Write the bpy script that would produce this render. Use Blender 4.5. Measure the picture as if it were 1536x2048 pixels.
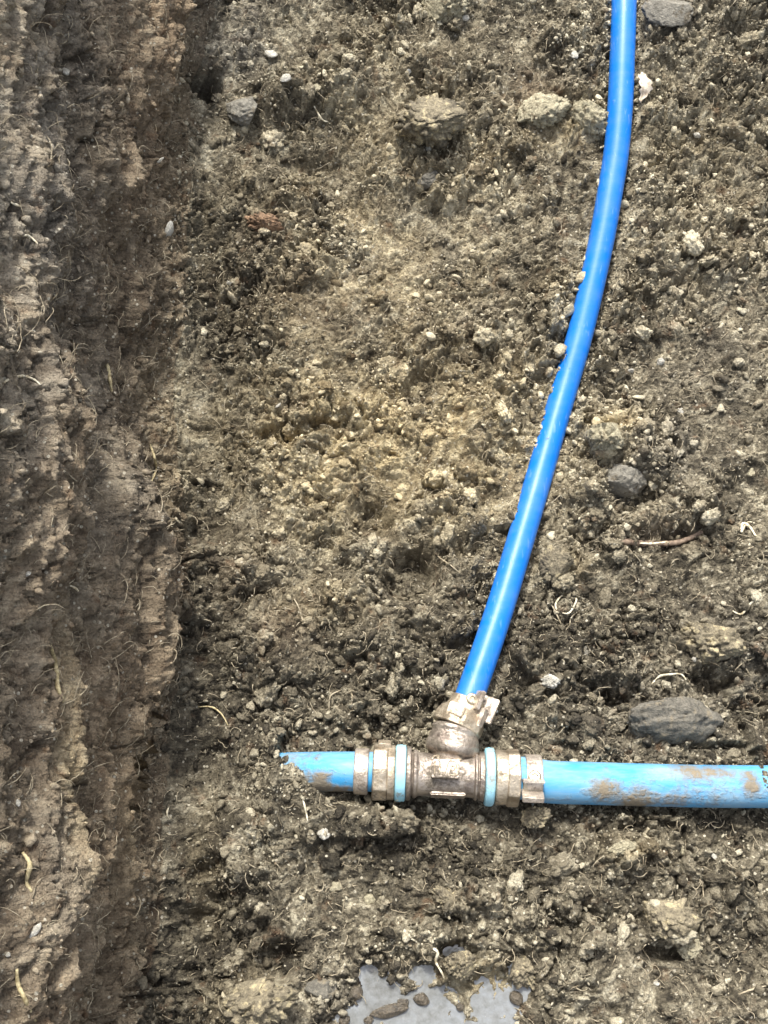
import bpy, bmesh, math, random, time
import numpy as np
from mathutils import Vector, Matrix
T0 = time.time()
R = math.radians
scene = bpy.context.scene
for o in list(bpy.data.objects): bpy.data.objects.remove(o)
COL = scene.collection

# ------------------------------------------------------------------ camera
F = 2200.0                       # focal length in photo pixels (photo 1536 x 2048)
TH = math.atan(0.36)             # tilt away from straight down
CT, ST = math.cos(TH), math.sin(TH)
CAMH = 0.867
cam_d = bpy.data.cameras.new('camera'); cam = bpy.data.objects.new('camera', cam_d); COL.objects.link(cam)
cam.location = (0, 0, CAMH); cam.rotation_euler = (TH, 0, 0)
cam_d.sensor_fit = 'HORIZONTAL'; cam_d.sensor_width = 36; cam_d.lens = F / 1536 * 36
cam_d.clip_start = 0.01; cam_d.clip_end = 200
scene.camera = cam

# ------------------------------------------------------------------ sky, sun, exposure
SUN_EL, SUN_AZ = R(58), math.atan2(-0.20, 0.98)     # azimuth from +Y towards +X
w = bpy.data.worlds.new('World'); scene.world = w; w.use_nodes = True
nt = w.node_tree; bg = nt.nodes['Background']; sky = nt.nodes.new('ShaderNodeTexSky')
sky.sky_type = 'NISHITA'; sky.sun_disc = False; sky.sun_elevation = SUN_EL; sky.sun_rotation = SUN_AZ
sky.air_density = 1.0; sky.dust_density = 4.0; sky.ozone_density = 0.6
hs = nt.nodes.new('ShaderNodeHueSaturation'); hs.inputs['Saturation'].default_value = 0.45      # thin cloud whitens the sky
nt.links.new(sky.outputs[0], hs.inputs['Color']); nt.links.new(hs.outputs[0], bg.inputs[0]); bg.inputs[1].default_value = 0.15
sd = bpy.data.lights.new('sun', 'SUN'); sd.energy = 2.3; sd.angle = R(7.0); sd.color = (1, 0.97, 0.91)
sun = bpy.data.objects.new('sun', sd); COL.objects.link(sun)
sv = Vector((math.sin(SUN_AZ) * math.cos(SUN_EL), math.cos(SUN_AZ) * math.cos(SUN_EL), math.sin(SUN_EL)))
sun.rotation_euler = sv.to_track_quat('Z', 'Y').to_euler(); sun.location = sv * 3
scene.view_settings.view_transform = 'Standard'; scene.view_settings.look = 'None'
scene.view_settings.exposure = 1.32; scene.view_settings.gamma = 1
scene.cycles.max_bounces = 5; scene.cycles.diffuse_bounces = 3

# ------------------------------------------------------------------ helpers: photo measurements to places on the ground
def ray(px, py):
    u = (px - 768) / F; v = (1024 - py) / F
    return np.array([u, v * CT + ST, v * ST - CT])
def P(px, py, z=0.0):
    d = ray(px, py); t = (z - CAMH) / d[2]
    return Vector((d[0] * t, d[1] * t, z))
def project(x, y, z):
    dx, dy, dz = x, y, z - CAMH
    yc = dy * CT + dz * ST; zc = -dy * ST + dz * CT
    return 768 + F * dx / -zc, 1024 - F * yc / -zc, -zc

# ------------------------------------------------------------------ helpers: noise
def _h(ix, iy, iz, s):
    a = (ix.astype(np.uint32) * np.uint32(374761393)) ^ (iy.astype(np.uint32) * np.uint32(668265263)) ^ (iz.astype(np.uint32) * np.uint32(2147483647 // 3 * 2 + 1)) ^ np.uint32((s * 974634777) & 0xffffffff)
    a = (a ^ (a >> np.uint32(13))) * np.uint32(1274126177)
    a = (a ^ (a >> np.uint32(16))) * np.uint32(2246822519)
    a = a ^ (a >> np.uint32(15))
    return a
def hf(ix, iy, iz, s): return (_h(ix, iy, iz, s) & np.uint32(0xffffff)).astype(np.float32) / np.float32(16777215.0)
def vnoise(x, y, z, s=0):
    fx, fy, fz = np.floor(x), np.floor(y), np.floor(z)
    ix, iy, iz = fx.astype(np.int64), fy.astype(np.int64), fz.astype(np.int64)
    u, v, t = (x - fx), (y - fy), (z - fz)
    u = u * u * (3 - 2 * u); v = v * v * (3 - 2 * v); t = t * t * (3 - 2 * t)
    r = 0
    for a in (0, 1):
        for b in (0, 1):
            for c in (0, 1):
                r = r + hf(ix + a, iy + b, iz + c, s) * (u if a else 1 - u) * (v if b else 1 - v) * (t if c else 1 - t)
    return r * 2 - 1
def fbm(x, y, z, sc, s=0, octv=4, gain=0.5):
    r = 0; a = 1; tot = 0
    for i in range(octv):
        r = r + a * vnoise(x * sc + 7.1 * i, y * sc + 3.7 * i, z * sc, s + i); tot += a; a *= gain; sc *= 2.07
    return r / tot
def worley(x, y, z, sc, s=0):
    """F1, F2 in cell units and a random number of the nearest cell"""
    x = x * sc; y = y * sc; z = z * sc
    bx, by, bz = np.floor(x - 0.5), np.floor(y - 0.5), np.floor(z - 0.5)
    f1 = np.full(x.shape, 9.0, np.float32); f2 = f1.copy(); cid = np.zeros(x.shape, np.float32)
    for a in (0, 1):
        for b in (0, 1):
            for c in (0, 1):
                ix, iy, iz = (bx + a).astype(np.int64), (by + b).astype(np.int64), (bz + c).astype(np.int64)
                dx = ix + 0.15 + 0.7 * hf(ix, iy, iz, s + 1) - x; dy = iy + 0.15 + 0.7 * hf(ix, iy, iz, s + 2) - y; dz = iz + 0.15 + 0.7 * hf(ix, iy, iz, s + 3) - z
                d = np.sqrt(dx * dx + dy * dy + dz * dz).astype(np.float32)
                k = hf(ix, iy, iz, s + 4); m = d < f1
                f2 = np.where(m, f1, np.minimum(f2, d)); cid = np.where(m, k, cid); f1 = np.where(m, d, f1)
    return f1, f2, cid
def sstep(a, b, x):
    t = np.clip((x - a) / (b - a), 0, 1); return t * t * (3 - 2 * t)

# ------------------------------------------------------------------ helpers: objects
def link(o, parent=None):
    COL.objects.link(o)
    if parent is not None: o.parent = parent
    return o
def tag(o, label=None, cat=None, group=None, kind=None):
    if label: o['label'] = label
    if cat: o['category'] = cat
    if group: o['group'] = group
    if kind: o['kind'] = kind
    return o
def empty(name, loc):
    o = bpy.data.objects.new(name, None); o.location = loc; o.empty_display_size = 0.02; return link(o)
def np_mesh(name, v, f, mats, attrs=None, smooth=True):
    v = np.asarray(v, np.float32); f = np.asarray(f, np.int32); n = f.shape[1]
    me = bpy.data.meshes.new(name)
    me.vertices.add(len(v)); me.vertices.foreach_set('co', v.ravel())
    me.loops.add(f.size); me.loops.foreach_set('vertex_index', f.ravel())
    me.polygons.add(len(f)); me.polygons.foreach_set('loop_start', np.arange(0, f.size, n, dtype=np.int32))
    me.polygons.foreach_set('loop_total', np.full(len(f), n, np.int32))
    me.polygons.foreach_set('use_smooth', np.full(len(f), smooth))
    for m in (mats if isinstance(mats, (list, tuple)) else [mats]): me.materials.append(m)
    for k, a in (attrs or {}).items():
        at = me.attributes.new(k, 'FLOAT', 'POINT'); at.data.foreach_set('value', np.asarray(a, np.float32).ravel())
    me.update(calc_edges=True); me.validate()
    return me
def obj(name, me, parent=None, loc=None):
    o = bpy.data.objects.new(name, me)
    if loc is not None: o.location = loc
    return link(o, parent)
def place(name, v, f, mat, parent=None, base=None, attrs=None, smooth=True):
    """world-space vertices; origin moved to base (or the parent's own origin)"""
    v = np.asarray(v, np.float32)
    b = np.array(base if base is not None else (parent.location if parent is not None else v.mean(0)), np.float32)
    me = np_mesh(name, v - b, f, mat, attrs, smooth)
    return obj(name, me, parent, None if parent is not None and base is None else Vector(b.tolist()))

# ------------------------------------------------------------------ materials
class NB:
    def __init__(s, name):
        s.m = bpy.data.materials.new(name); s.m.use_nodes = True; s.t = s.m.node_tree; s.b = s.t.nodes['Principled BSDF']
        s.tc = s.t.nodes.new('ShaderNodeTexCoord')
    def n(s, typ, **kw):
        nd = s.t.nodes.new(typ)
        for k, v in kw.items(): setattr(nd, k, v)
        return nd
    def L(s, a, b): s.t.links.new(a, b)
    def map(s, scale):
        mp = s.n('ShaderNodeMapping'); mp.inputs['Scale'].default_value = scale; s.L(s.tc.outputs['Object'], mp.inputs[0]); return mp.outputs[0]
    def noise(s, sc, det=4, rough=0.55, vec=None, dist=0.0):
        nd = s.n('ShaderNodeTexNoise'); nd.inputs['Scale'].default_value = sc; nd.inputs['Detail'].default_value = det
        nd.inputs['Roughness'].default_value = rough; nd.inputs['Distortion'].default_value = dist
        s.L(vec or s.tc.outputs['Object'], nd.inputs['Vector']); return nd.outputs['Fac']
    def vor(s, sc, out='Distance', vec=None, feature='F1'):
        nd = s.n('ShaderNodeTexVoronoi', feature=feature); nd.inputs['Scale'].default_value = sc
        s.L(vec or s.tc.outputs['Object'], nd.inputs['Vector']); return nd.outputs[out]
    def ramp(s, fac, stops):
        nd = s.n('ShaderNodeValToRGB'); cr = nd.color_ramp
        while len(cr.elements) < len(stops): cr.elements.new(0.5)
        for e, (p, c) in zip(cr.elements, stops):
            e.position = p; e.color = (*c, 1) if isinstance(c, tuple) else (c, c, c, 1)
        s.L(fac, nd.inputs[0]); return nd.outputs[0]
    def mix(s, fac, a, b, mode='MIX'):
        nd = s.n('ShaderNodeMix', data_type='RGBA', blend_type=mode)
        for i, v in ((0, fac), (6, a), (7, b)):
            if isinstance(v, (int, float)): nd.inputs[i].default_value = v if i == 0 else (v, v, v, 1)
            elif isinstance(v, tuple): nd.inputs[i].default_value = (*v, 1)
            else: s.L(v, nd.inputs[i])
        return nd.outputs[2]
    def math(s, op, a, b=0.0, clamp=False):
        nd = s.n('ShaderNodeMath', operation=op, use_clamp=clamp)
        for i, v in ((0, a), (1, b)):
            if isinstance(v, (int, float)): nd.inputs[i].default_value = v
            else: s.L(v, nd.inputs[i])
        return nd.outputs[0]
    def attr(s, name):
        nd = s.n('ShaderNodeAttribute', attribute_name=name); return nd.outputs['Fac']
    def bump(s, h, dist, strength=1.0, prev=None):
        nd = s.n('ShaderNodeBump'); nd.inputs['Distance'].default_value = dist; nd.inputs['Strength'].default_value = strength
        s.L(h, nd.inputs['Height'])
        if prev is not None: s.L(prev, nd.inputs['Normal'])
        return nd.outputs[0]
    def set(s, **kw):
        for k, v in kw.items():
            k = k.replace('_', ' ')
            if isinstance(v, (int, float)): s.b.inputs[k].default_value = v
            elif isinstance(v, tuple): s.b.inputs[k].default_value = (*v, 1)
            else: s.L(v, s.b.inputs[k])
        return s.m

def soil_material(name, streak=False, attrs=True, tint=False, gain=1.0):
    m = NB(name)
    vec = m.map((1, 0.34, 1)) if streak else None
    n0 = m.noise(9, 3, vec=vec); n1 = m.noise(42, 4, vec=vec, dist=0.4); n2 = m.noise(170, 4, 0.65, vec=vec); n3 = m.noise(620, 3, 0.6)
    v = m.math('ADD', m.math('MULTIPLY', n0, 0.26), m.math('MULTIPLY', n1, 0.30))
    v = m.math('ADD', v, m.math('MULTIPLY', n2, 0.30)); v = m.math('ADD', v, m.math('MULTIPLY', n3, 0.22))
    if tint: v = m.math('ADD', v, m.math('MULTIPLY', m.math('SUBTRACT', m.attr('tint'), 0.45), 0.36))
    else: v = m.math('ADD', v, m.math('MULTIPLY', m.math('SUBTRACT', m.attr('cellv'), 0.5), 0.26))
    g = gain
    if streak:
        stops = [(0.36, (0.085 * g, 0.061 * g, 0.038 * g)), (0.50, (0.19 * g, 0.148 * g, 0.098 * g)), (0.60, (0.285 * g, 0.228 * g, 0.152 * g)), (0.74, (0.49 * g, 0.41 * g, 0.285 * g))]
    else:
        stops = [(0.38, (0.036 * g, 0.031 * g, 0.022 * g)), (0.49, (0.122 * g, 0.104 * g, 0.072 * g)), (0.60, (0.275 * g, 0.240 * g, 0.168 * g)), (0.71, (0.58 * g, 0.525 * g, 0.385 * g))]
    c = m.ramp(v, stops)
    # coloured patches of other earth: yellow subsoil, grey clay, reddish peat; dark also holds painted shade
    if attrs:
        a = m.math('MULTIPLY', m.attr('ochre'), m.ramp(m.noise(30, 5), [(0.35, 0.25), (0.6, 1.0)]), clamp=True)
        c = m.mix(m.math('MULTIPLY', a, 0.9), c, m.mix(m.ramp(v, [(0.40, 0.0), (0.62, 1.0)]), (0.26, 0.192, 0.100), (0.72, 0.59, 0.345)))
        a = m.math('MULTIPLY', m.attr('grey'), m.ramp(m.noise(38, 5), [(0.35, 0.3), (0.6, 1.0)]), clamp=True)
        c = m.mix(m.math('MULTIPLY', a, 0.8), c, m.mix(m.ramp(v, [(0.40, 0.0), (0.64, 1.0)]), (0.13, 0.117, 0.096), (0.38, 0.35, 0.29)))
        a = m.math('MULTIPLY', m.attr('red'), m.ramp(m.noise(34, 5), [(0.35, 0.2), (0.6, 1.0)]), clamp=True)
        c = m.mix(m.math('MULTIPLY', a, 0.75), c, m.mix(m.ramp(v, [(0.40, 0.0), (0.64, 1.0)]), (0.145, 0.100, 0.062), (0.38, 0.282, 0.18)))
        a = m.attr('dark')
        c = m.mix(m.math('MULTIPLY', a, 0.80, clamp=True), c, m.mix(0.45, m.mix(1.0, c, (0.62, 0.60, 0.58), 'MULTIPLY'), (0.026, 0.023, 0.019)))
    # rust and moss tints, then pale mineral specks
    c = m.mix(m.ramp(m.noise(55, 4, 0.6), [(0.60, 0.0), (0.72, 0.5)]), c, (0.17, 0.095, 0.05))
    vr = m.vor(330, 'Color'); vd = m.vor(330, 'Distance')
    sp = m.math('MULTIPLY', m.ramp(vr, [(0.80, 0.0), (0.84, 1.0)]), m.ramp(vd, [(0.30, 1.0), (0.42, 0.0)]))
    c = m.mix(m.math('MULTIPLY', sp, 0.8), c, (0.60, 0.55, 0.43))
    hb = m.math('ADD', m.math('MULTIPLY', n2, 0.6), m.math('MULTIPLY', n3, 0.6))
    b = m.bump(hb, 0.006 if not tint else 0.0025, 1.0)
    b = m.bump(m.vor(420), 0.0018 if not tint else 0.001, 0.8, b)
    b = m.bump(m.noise(1500, 2, 0.6), 0.0012, 0.8, b)
    ro = m.ramp(n1, [(0.35, 0.8), (0.6, 0.97)])
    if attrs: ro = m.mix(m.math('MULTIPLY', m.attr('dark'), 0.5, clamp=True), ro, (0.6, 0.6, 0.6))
    m.set(Base_Color=c, Roughness=ro, Normal=b); m.b.inputs['Specular IOR Level'].default_value = 0.22
    return m.m
M_FLOOR = soil_material('trench_floor_soil')
M_WALL = soil_material('trench_wall_soil', streak=True)
M_CRUMB = soil_material('loose_crumb_soil', tint=True)
M_WCRUMB = soil_material('wall_crumb_soil', streak=True, tint=True)

def stone_material(name, dark, light, sc=60, rough=0.85, speck=None):
    m = NB(name); n1 = m.noise(sc, 5, 0.6); n2 = m.noise(sc * 8, 4, 0.65)
    v = m.math('ADD', m.math('MULTIPLY', n1, 0.55), m.math('MULTIPLY', n2, 0.45))
    c = m.ramp(v, [(0.36, dark), (0.62, light)])
    if speck: c = m.mix(m.ramp(m.noise(sc * 2.2, 4, 0.7), [(0.54, 0.0), (0.63, 1.0)]), c, speck)
    b = m.bump(n2, 0.002, 0.9); b = m.bump(m.noise(sc * 22, 2), 0.0008, 0.7, b)
    return m.set(Base_Color=c, Roughness=rough, Normal=b)
M_GREY = stone_material('grey_stone', (0.060, 0.055, 0.044), (0.205, 0.188, 0.150), speck=(0.20, 0.168, 0.115))
M_SMOOTH = stone_material('smooth_grey_clay', (0.105, 0.096, 0.076), (0.25, 0.232, 0.19), sc=40, speck=(0.11, 0.09, 0.06))
M_PALE = stone_material('pale_yellow_stone', (0.17, 0.15, 0.095), (0.50, 0.45, 0.31), speck=(0.12, 0.095, 0.055))
M_CLOD = stone_material('earth_clod', (0.07, 0.058, 0.040), (0.30, 0.255, 0.165), speck=(0.44, 0.37, 0.22))
M_RUST = stone_material('rusty_clod', (0.10, 0.060, 0.035), (0.30, 0.19, 0.11))
M_WHITE = stone_material('white_pebble', (0.34, 0.31, 0.24), (0.78, 0.75, 0.66), sc=160, rough=0.6)
M_WET = stone_material('wet_pebble', (0.040, 0.034, 0.026), (0.16, 0.13, 0.09), rough=0.35)

def root_material(name, a, b2):
    m = NB(name); n = m.noise(300, 4); return m.set(Base_Color=m.ramp(n, [(0.35, a), (0.6, b2)]), Roughness=0.75, Normal=m.bump(n, 0.0006, 0.6))
M_ROOT = root_material('pale_root', (0.34, 0.28, 0.17), (0.72, 0.66, 0.50))
M_ROOTY = root_material('yellow_root', (0.22, 0.17, 0.08), (0.50, 0.42, 0.24))
M_FIBRE = root_material('fine_rootlets', (0.16, 0.125, 0.075), (0.42, 0.36, 0.25))
M_TWIG = root_material('twig_bark', (0.085, 0.055, 0.038), (0.22, 0.16, 0.11))
M_LEAF = root_material('dry_leaf', (0.34, 0.27, 0.20), (0.62, 0.54, 0.43))

def pipe_material(name, blue, blue2, dirt, dirt_amt, rough, film_amt=1.0, scratch=(1, 1, 1), streak=(1, 1, 1)):
    m = NB(name)
    c = m.mix(m.noise(45, 3), blue, blue2)
    n = m.noise(58, 6, 0.7, vec=m.map(streak)); sm = m.noise(14, 2, vec=m.map(streak)); f = m.noise(230, 3, 0.6)
    v = m.math('ADD', m.math('MULTIPLY', n, 0.7), m.math('MULTIPLY', sm, 0.3))
    v = m.math('ADD', m.math('MULTIPLY', v, 0.72), m.math('MULTIPLY', f, 0.28))
    v = m.math('ADD', v, m.math('MULTIPLY', m.attr('dirt'), 0.35))
    msk = m.ramp(v, [(dirt_amt - .05, 0.0), (dirt_amt + 0.02, 0.4), (dirt_amt + 0.12, 0.92)])
    film = m.ramp(m.noise(60, 5, 0.7, vec=m.map((0.25, 1, 1))), [(0.40, 0.0), (0.75, 0.28)])
    c = m.mix(m.math('MULTIPLY', film, film_amt), c, (0.34, 0.40, 0.40))
    scr = m.ramp(m.noise(260, 3, 0.7, vec=m.map(scratch)), [(0.60, 0.0), (0.70, 0.35)])
    c = m.mix(scr, c, (0.22, 0.34, 0.48))
    c = m.mix(msk, c, m.mix(f, dirt, tuple(x * 1.7 for x in dirt)))
    r = m.mix(msk, m.mix(m.noise(120, 4), (rough,) * 3, (rough + 0.15,) * 3), (0.9, 0.9, 0.9))
    b = m.bump(m.mix(msk, 0.0, f), 0.0016, 0.9); b = m.bump(m.noise(900, 2), 0.0002, 0.3, b)
    m.b.inputs['Specular IOR Level'].default_value = 0.4
    return m.set(Base_Color=c, Roughness=r, Normal=b)
M_PIPE_L = pipe_material('light_blue_pipe', (0.03, 0.225, 0.47), (0.055, 0.31, 0.55), (0.14, 0.105, 0.058), 0.62, 0.45, 2.4, (.08, 1, 1), (.22, 1, 1))
M_PIPE_D = pipe_material('deep_blue_pipe', (0.001, 0.125, 0.50), (0.003, 0.160, 0.58), (0.16, 0.14, 0.12), 0.665, 0.34, 0.45, (1, .10, 1), (1, .4, 1))
m = NB('pipe_stripe'); M_STRIPE = m.set(Base_Color=m.mix(m.noise(60, 4), (0.05, 0.30, 0.76), (0.10, 0.40, 0.80)), Roughness=0.3)

def brass(name, c0, c1, dirt, met=0.55, lo=0.53):
    m = NB(name); n = m.noise(90, 5, 0.6); n2 = m.noise(420, 4, 0.6)
    c = m.ramp(n, [(0.35, c0), (0.62, c1)])
    d = m.ramp(m.math('ADD', m.math('MULTIPLY', m.noise(55, 5, 0.65), 0.7), m.math('MULTIPLY', n2, 0.3)), [(lo, 0.0), (lo + 0.09, 0.9)])
    c = m.mix(d, c, dirt)
    b = m.bump(n2, 0.0011, 0.7); b = m.bump(n, 0.002, 0.35, b); b = m.bump(m.noise(1500, 2), 0.0004, 0.6, b)
    return m.set(Base_Color=c, Metallic=m.mix(d, (met,) * 3, (0, 0, 0)), Roughness=m.mix(d, (0.33, 0.33, 0.33), (0.85, 0.85, 0.85)), Normal=b)
M_BRASS = brass('dull_gunmetal', (0.21, 0.17, 0.14), (0.50, 0.43, 0.355), (0.085, 0.07, 0.048), 0.75, 0.485)
M_BRASS2 = brass('pale_worn_brass', (0.30, 0.24, 0.17), (0.62, 0.53, 0.40), (0.12, 0.095, 0.06), 0.7, 0.50)
M_CLAMP = brass('pinkish_clamp_metal', (0.36, 0.30, 0.245), (0.66, 0.58, 0.48), (0.14, 0.11, 0.08), 0.65, 0.51)
M_SCREW = brass('screw_metal', (0.30, 0.26, 0.19), (0.50, 0.44, 0.33), (0.10, 0.08, 0.06), 0.8, 0.56)
m = NB('light_blue_ring_plastic')
M_RING = m.set(Base_Color=m.mix(m.ramp(m.noise(140, 5, 0.65), [(0.56, 0.0), (0.64, 0.8)]), m.mix(m.noise(90, 3), (0.22, 0.52, 0.66), (0.38, 0.64, 0.70)), (0.22, 0.19, 0.14)), Roughness=0.45, Normal=m.bump(m.noise(400, 3), 0.0006, 0.5))
m = NB('pale_plastic'); M_TAB = m.set(Base_Color=m.mix(m.noise(300, 3), (0.38, 0.42, 0.40), (0.62, 0.66, 0.62)), Roughness=0.6)
m = NB('murky_water')
M_WATER = m.set(Base_Color=m.ramp(m.math('ADD', m.math('MULTIPLY', m.noise(26, 5, 0.6), 0.6), m.math('MULTIPLY', m.noise(170, 4, 0.6), 0.4)), [(0.34, (0.08, 0.078, 0.066)), (0.48, (0.15, 0.155, 0.15)), (0.60, (0.20, 0.212, 0.22)), (0.76, (0.27, 0.29, 0.30))]),
                Roughness=0.12, Normal=m.bump(m.noise(110, 3, 0.55), 0.0016, 0.5))
m.b.inputs['Specular IOR Level'].default_value = 0.8

# ------------------------------------------------------------------ pipes: centre lines (world), needed by the ground too
def zrise(x, y):
    return 0.085 * sstep(0.36, 0.90, y)
def catmull(pts, n=10):
    pts = [Vector(p) for p in pts]; q = [pts[0] * 2 - pts[1]] + pts + [pts[-1] * 2 - pts[-2]]; out = []
    for i in range(1, len(q) - 2):
        for k in range(n):
            t = k / n; a, b, c, d = q[i - 1], q[i], q[i + 1], q[i + 2]
            out.append(0.5 * ((2 * b) + (c - a) * t + (2 * a - 5 * b + 4 * c - d) * t * t + (3 * b - a - 3 * c + d) * t ** 3))
    out.append(q[-2]); return out
def lift(px, py, off):
    z = 0.02
    for _ in range(6):
        p = P(px, py, z); z = float(zrise(p.x, p.y)) + off
    return P(px, py, z)
RB = 0.0113                                     # branch pipe radius
BR_PX = [(936, 1402, .021), (972, 1300, .017), (1005, 1200, .012), (1038, 1090, .009), (1069, 985, .008), (1099, 880, .008), (1131, 770, .008), (1157, 680, .009),
         (1179, 590, .010), (1203, 480, .010), (1219, 390, .010), (1233, 300, .010), (1241, 200, .010), (1245, 100, .010), (1248, 0, .010), (1249, -120, .010)]
br = [lift(a, b, c) for a, b, c in BR_PX]
d = (br[-1] - br[-2]).normalized()
br += [br[-1] + d * 0.12 + Vector((0, 0, .012)), br[-1] + d * 0.40 + Vector((0.01, 0, .05)), br[-1] + d * 0.9 + Vector((0.02, 0, .12))]
d0 = (br[0] - br[1]).normalized(); br = [br[0] + d0 * 0.012] + br
br = catmull(br, 8)
ZT = 0.0205
O = P(893, 1550, ZT); XA = (P(1082, 1559, ZT) - P(707, 1543, ZT)).normalized(); S = 1 / 2655.0
def AX(px): return O + XA * ((px - 893) * S)
rp = [AX(1022), AX(1060), P(1100, 1564, .0195), P(1180, 1566.5, .018), P(1260, 1569, .017), P(1340, 1571, .016), P(1420, 1572.5, .0155), P(1500, 1573, .015), P(1600, 1573, .015), P(1800, 1570, .014), P(2200, 1565, .010), P(2900, 1560, .004)]
rp = catmull(rp, 8)
lp = [AX(765), AX(730), P(707, 1543, .0203), P(660, 1543, .0185), P(610, 1543.5, .014), P(560, 1545, .008), P(500, 1548, -.024), P(430, 1552, -.06)]
lp = catmull(lp, 8)
RR, RL = 0.0157, 0.0147

# ------------------------------------------------------------------ the trench: one displaced sheet, split into floor and wall
def geo(a, b, first, k):
    out = [a]; s = first; sg = 1 if b > a else -1
    while abs(out[-1] - a) < abs(b - a): out.append(out[-1] + sg * s); s *= k
    return out[1:]
DS = 0.00115
H_W = 0.56; BAT = 0.20; XB = -0.178
# profile across the trench (x, z)
prof = []
xt = XB - BAT * H_W
for x in reversed(geo(xt, -22, 0.01, 1.35)): prof.append((x, H_W + 0.01))
prof.append((xt - .004, H_W + .004))
for z in np.arange(H_W, 0.045, -0.0021): prof.append((XB - BAT * z, z))
for t in np.linspace(0, 1, 46)[:-1]:
    a = np.array([XB - BAT * .045, .045]); b = np.array([XB, 0]); c = np.array([XB + .04, 0]); p = (1 - t) ** 2 * a + 2 * t * (1 - t) * b + t * t * c; prof.append((p[0], p[1]))
iw = len(prof) - 20                                     # split column
for x in np.arange(XB + .04, 0.43, DS): prof.append((x, 0.0))
x = prof[-1][0]
for q in geo(x, 0.72, 0.002, 1.12): prof.append((q, 0.0))
x = prof[-1][0]
for t in np.linspace(0, 1, 30)[1:]: prof.append((x + 0.28 * t, H_W * (t * t * (3 - 2 * t))))
x = prof[-1][0]
for q in geo(x, 22, 0.02, 1.35): prof.append((q, H_W + 0.01))
prof = np.array(prof); NCc = len(prof)
tg = np.gradient(prof, axis=0); tg /= np.linalg.norm(tg, axis=1)[:, None]
pn = np.stack([-tg[:, 1], tg[:, 0]], 1)                 # normal, pointing up / into the trench
ys = list(reversed(geo(-0.12, -22, 0.0015, 1.12))) + list(np.arange(-0.12, 0.93, DS)) + geo(0.93, 22, 0.0015, 1.12)
ys = np.array(ys); NR = len(ys)
X = np.repeat(prof[None, :, 0], NR, 0).astype(np.float64); Z = np.repeat(prof[None, :, 1], NR, 0).astype(np.float64); Y = np.repeat(ys[:, None], NCc, 1)
# the wall base wanders
basex = 0.012 * np.sin(ys * 9 + .6) + 0.006 * np.sin(ys * 23 + 2.0) + 0.010 * sstep(0.0, 0.3, ys) * (1 - sstep(.3, .6, ys)) - .004
X += basex[:, None] * (1 - sstep(XB + .02, XB + .16, X))
N0 = np.repeat(pn[None, :, 0], NR, 0); N1 = np.repeat(pn[None, :, 1], NR, 0)
wallw = sstep(0.02, 0.06, Z) * (X < 0)                  # 1 on the left wall
flr = 1 - wallw
far = 1 - sstep(0.02, 0.06, np.abs(Z - 0) * (X > 0.4))  # right bank
print('grid', NR, NCc, NR * NCc, round(time.time() - T0, 1))
# large shapes
x_, y_, z_ = X.ravel(), Y.ravel(), Z.ravel()
wx = vnoise(x_ * 60, y_ * 60, z_ * 60, 90) * 0.006 + vnoise(x_ * 180, y_ * 180, z_ * 180, 93) * 0.0025
wy = vnoise(x_ * 60, y_ * 60, z_ * 60, 91) * 0.006 + vnoise(x_ * 180, y_ * 180, z_ * 180, 94) * 0.0025
wz = vnoise(x_ * 60, y_ * 60, z_ * 60, 92) * 0.006
fx, fy, fz = x_ + wx, y_ + wy, z_ + wz
f = flr.ravel()
# --- floor displacement
low = fbm(x_, y_, z_, 9, 11, 3); mid = fbm(fx, fy, fz, 34, 21, 4, 0.6)
rough = sstep(-0.45, 0.35, fbm(x_, y_, z_, 16, 31, 3))          # where the soil lies as loose clods
D = 0.016 * low + 0.010 * mid
def lumps(sc, s, amp, R_, px=fx, py=fy, pz=fz, keep=0.0, soft=0.30):
    f1, f2, k = worley(px, py, pz, sc, s)
    h = (0.55 * np.sqrt(np.maximum(0, 1 - (f1 / R_) ** 2)) + 0.75 * sstep(0.0, soft, f2 - f1)) * sstep(keep, keep + .35, k) * (0.35 + 1.1 * k)
    return amp * h, f1, f2, k
L1, a1, a2, k1 = lumps(24, 41, 0.013, 0.62, keep=0.35, soft=0.7)
L2, b1, b2, k2 = lumps(60, 51, 0.0062, 0.66, keep=0.3, soft=0.5)
L3, c1, c2, k3 = lumps(150, 61, 0.0034, 0.70, keep=0.05, soft=0.4)
L4, d1, d2, k4 = lumps(310, 71, 0.0021, 0.75)
D += rough * (L1 + L2) + (0.35 + 0.65 * rough) * L3 + (0.5 + .5 * rough) * L4
D += 0.0016 * fbm(fx, fy, fz, 420, 77, 2)
rid = 1 - np.abs(fbm(fx, fy, fz, 28, 83, 3)); D -= 0.010 * sstep(0.93, 1.0, rid) * rough          # cracks
print('floor noise', round(time.time() - T0, 1))
# --- wall displacement: digging marks run along the trench, roots and slabs
sy_ = y_ * 0.22
wm = fbm(x_ + wx * .3, y_ * .30, z_ - .16 * y_ + wz * .3, 85, 111, 3, .6)
wr = fbm(x_, y_, z_, 11, 121, 3)
crk = 1 - np.abs(fbm(x_ + wx, y_ * .2 + wy, z_ + wz, 30, 131, 2))
cellv = np.clip(0.5 + 0.55 * (k3 - .5) + 0.45 * (k4 - .5) + .35 * (k2 - .5), 0, 1)
ws = .012 * vnoise(x_ * 12, y_ * 9, z_ * 12, 211); zs = z_ - .16 * y_ + ws + .0025 * vnoise(x_ * 45, y_ * 30, z_ * 45, 212)
rg = 1 - np.abs(fbm(x_, y_ * .11, zs, 13, 181, 3, .5)) * 2.2; rg2 = 1 - np.abs(fbm(x_, y_ * .09, zs, 40, 191, 3, .6)) * 2.2
wr2 = fbm(x_, y_ * .5, zs, 9, 231, 3)
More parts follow.
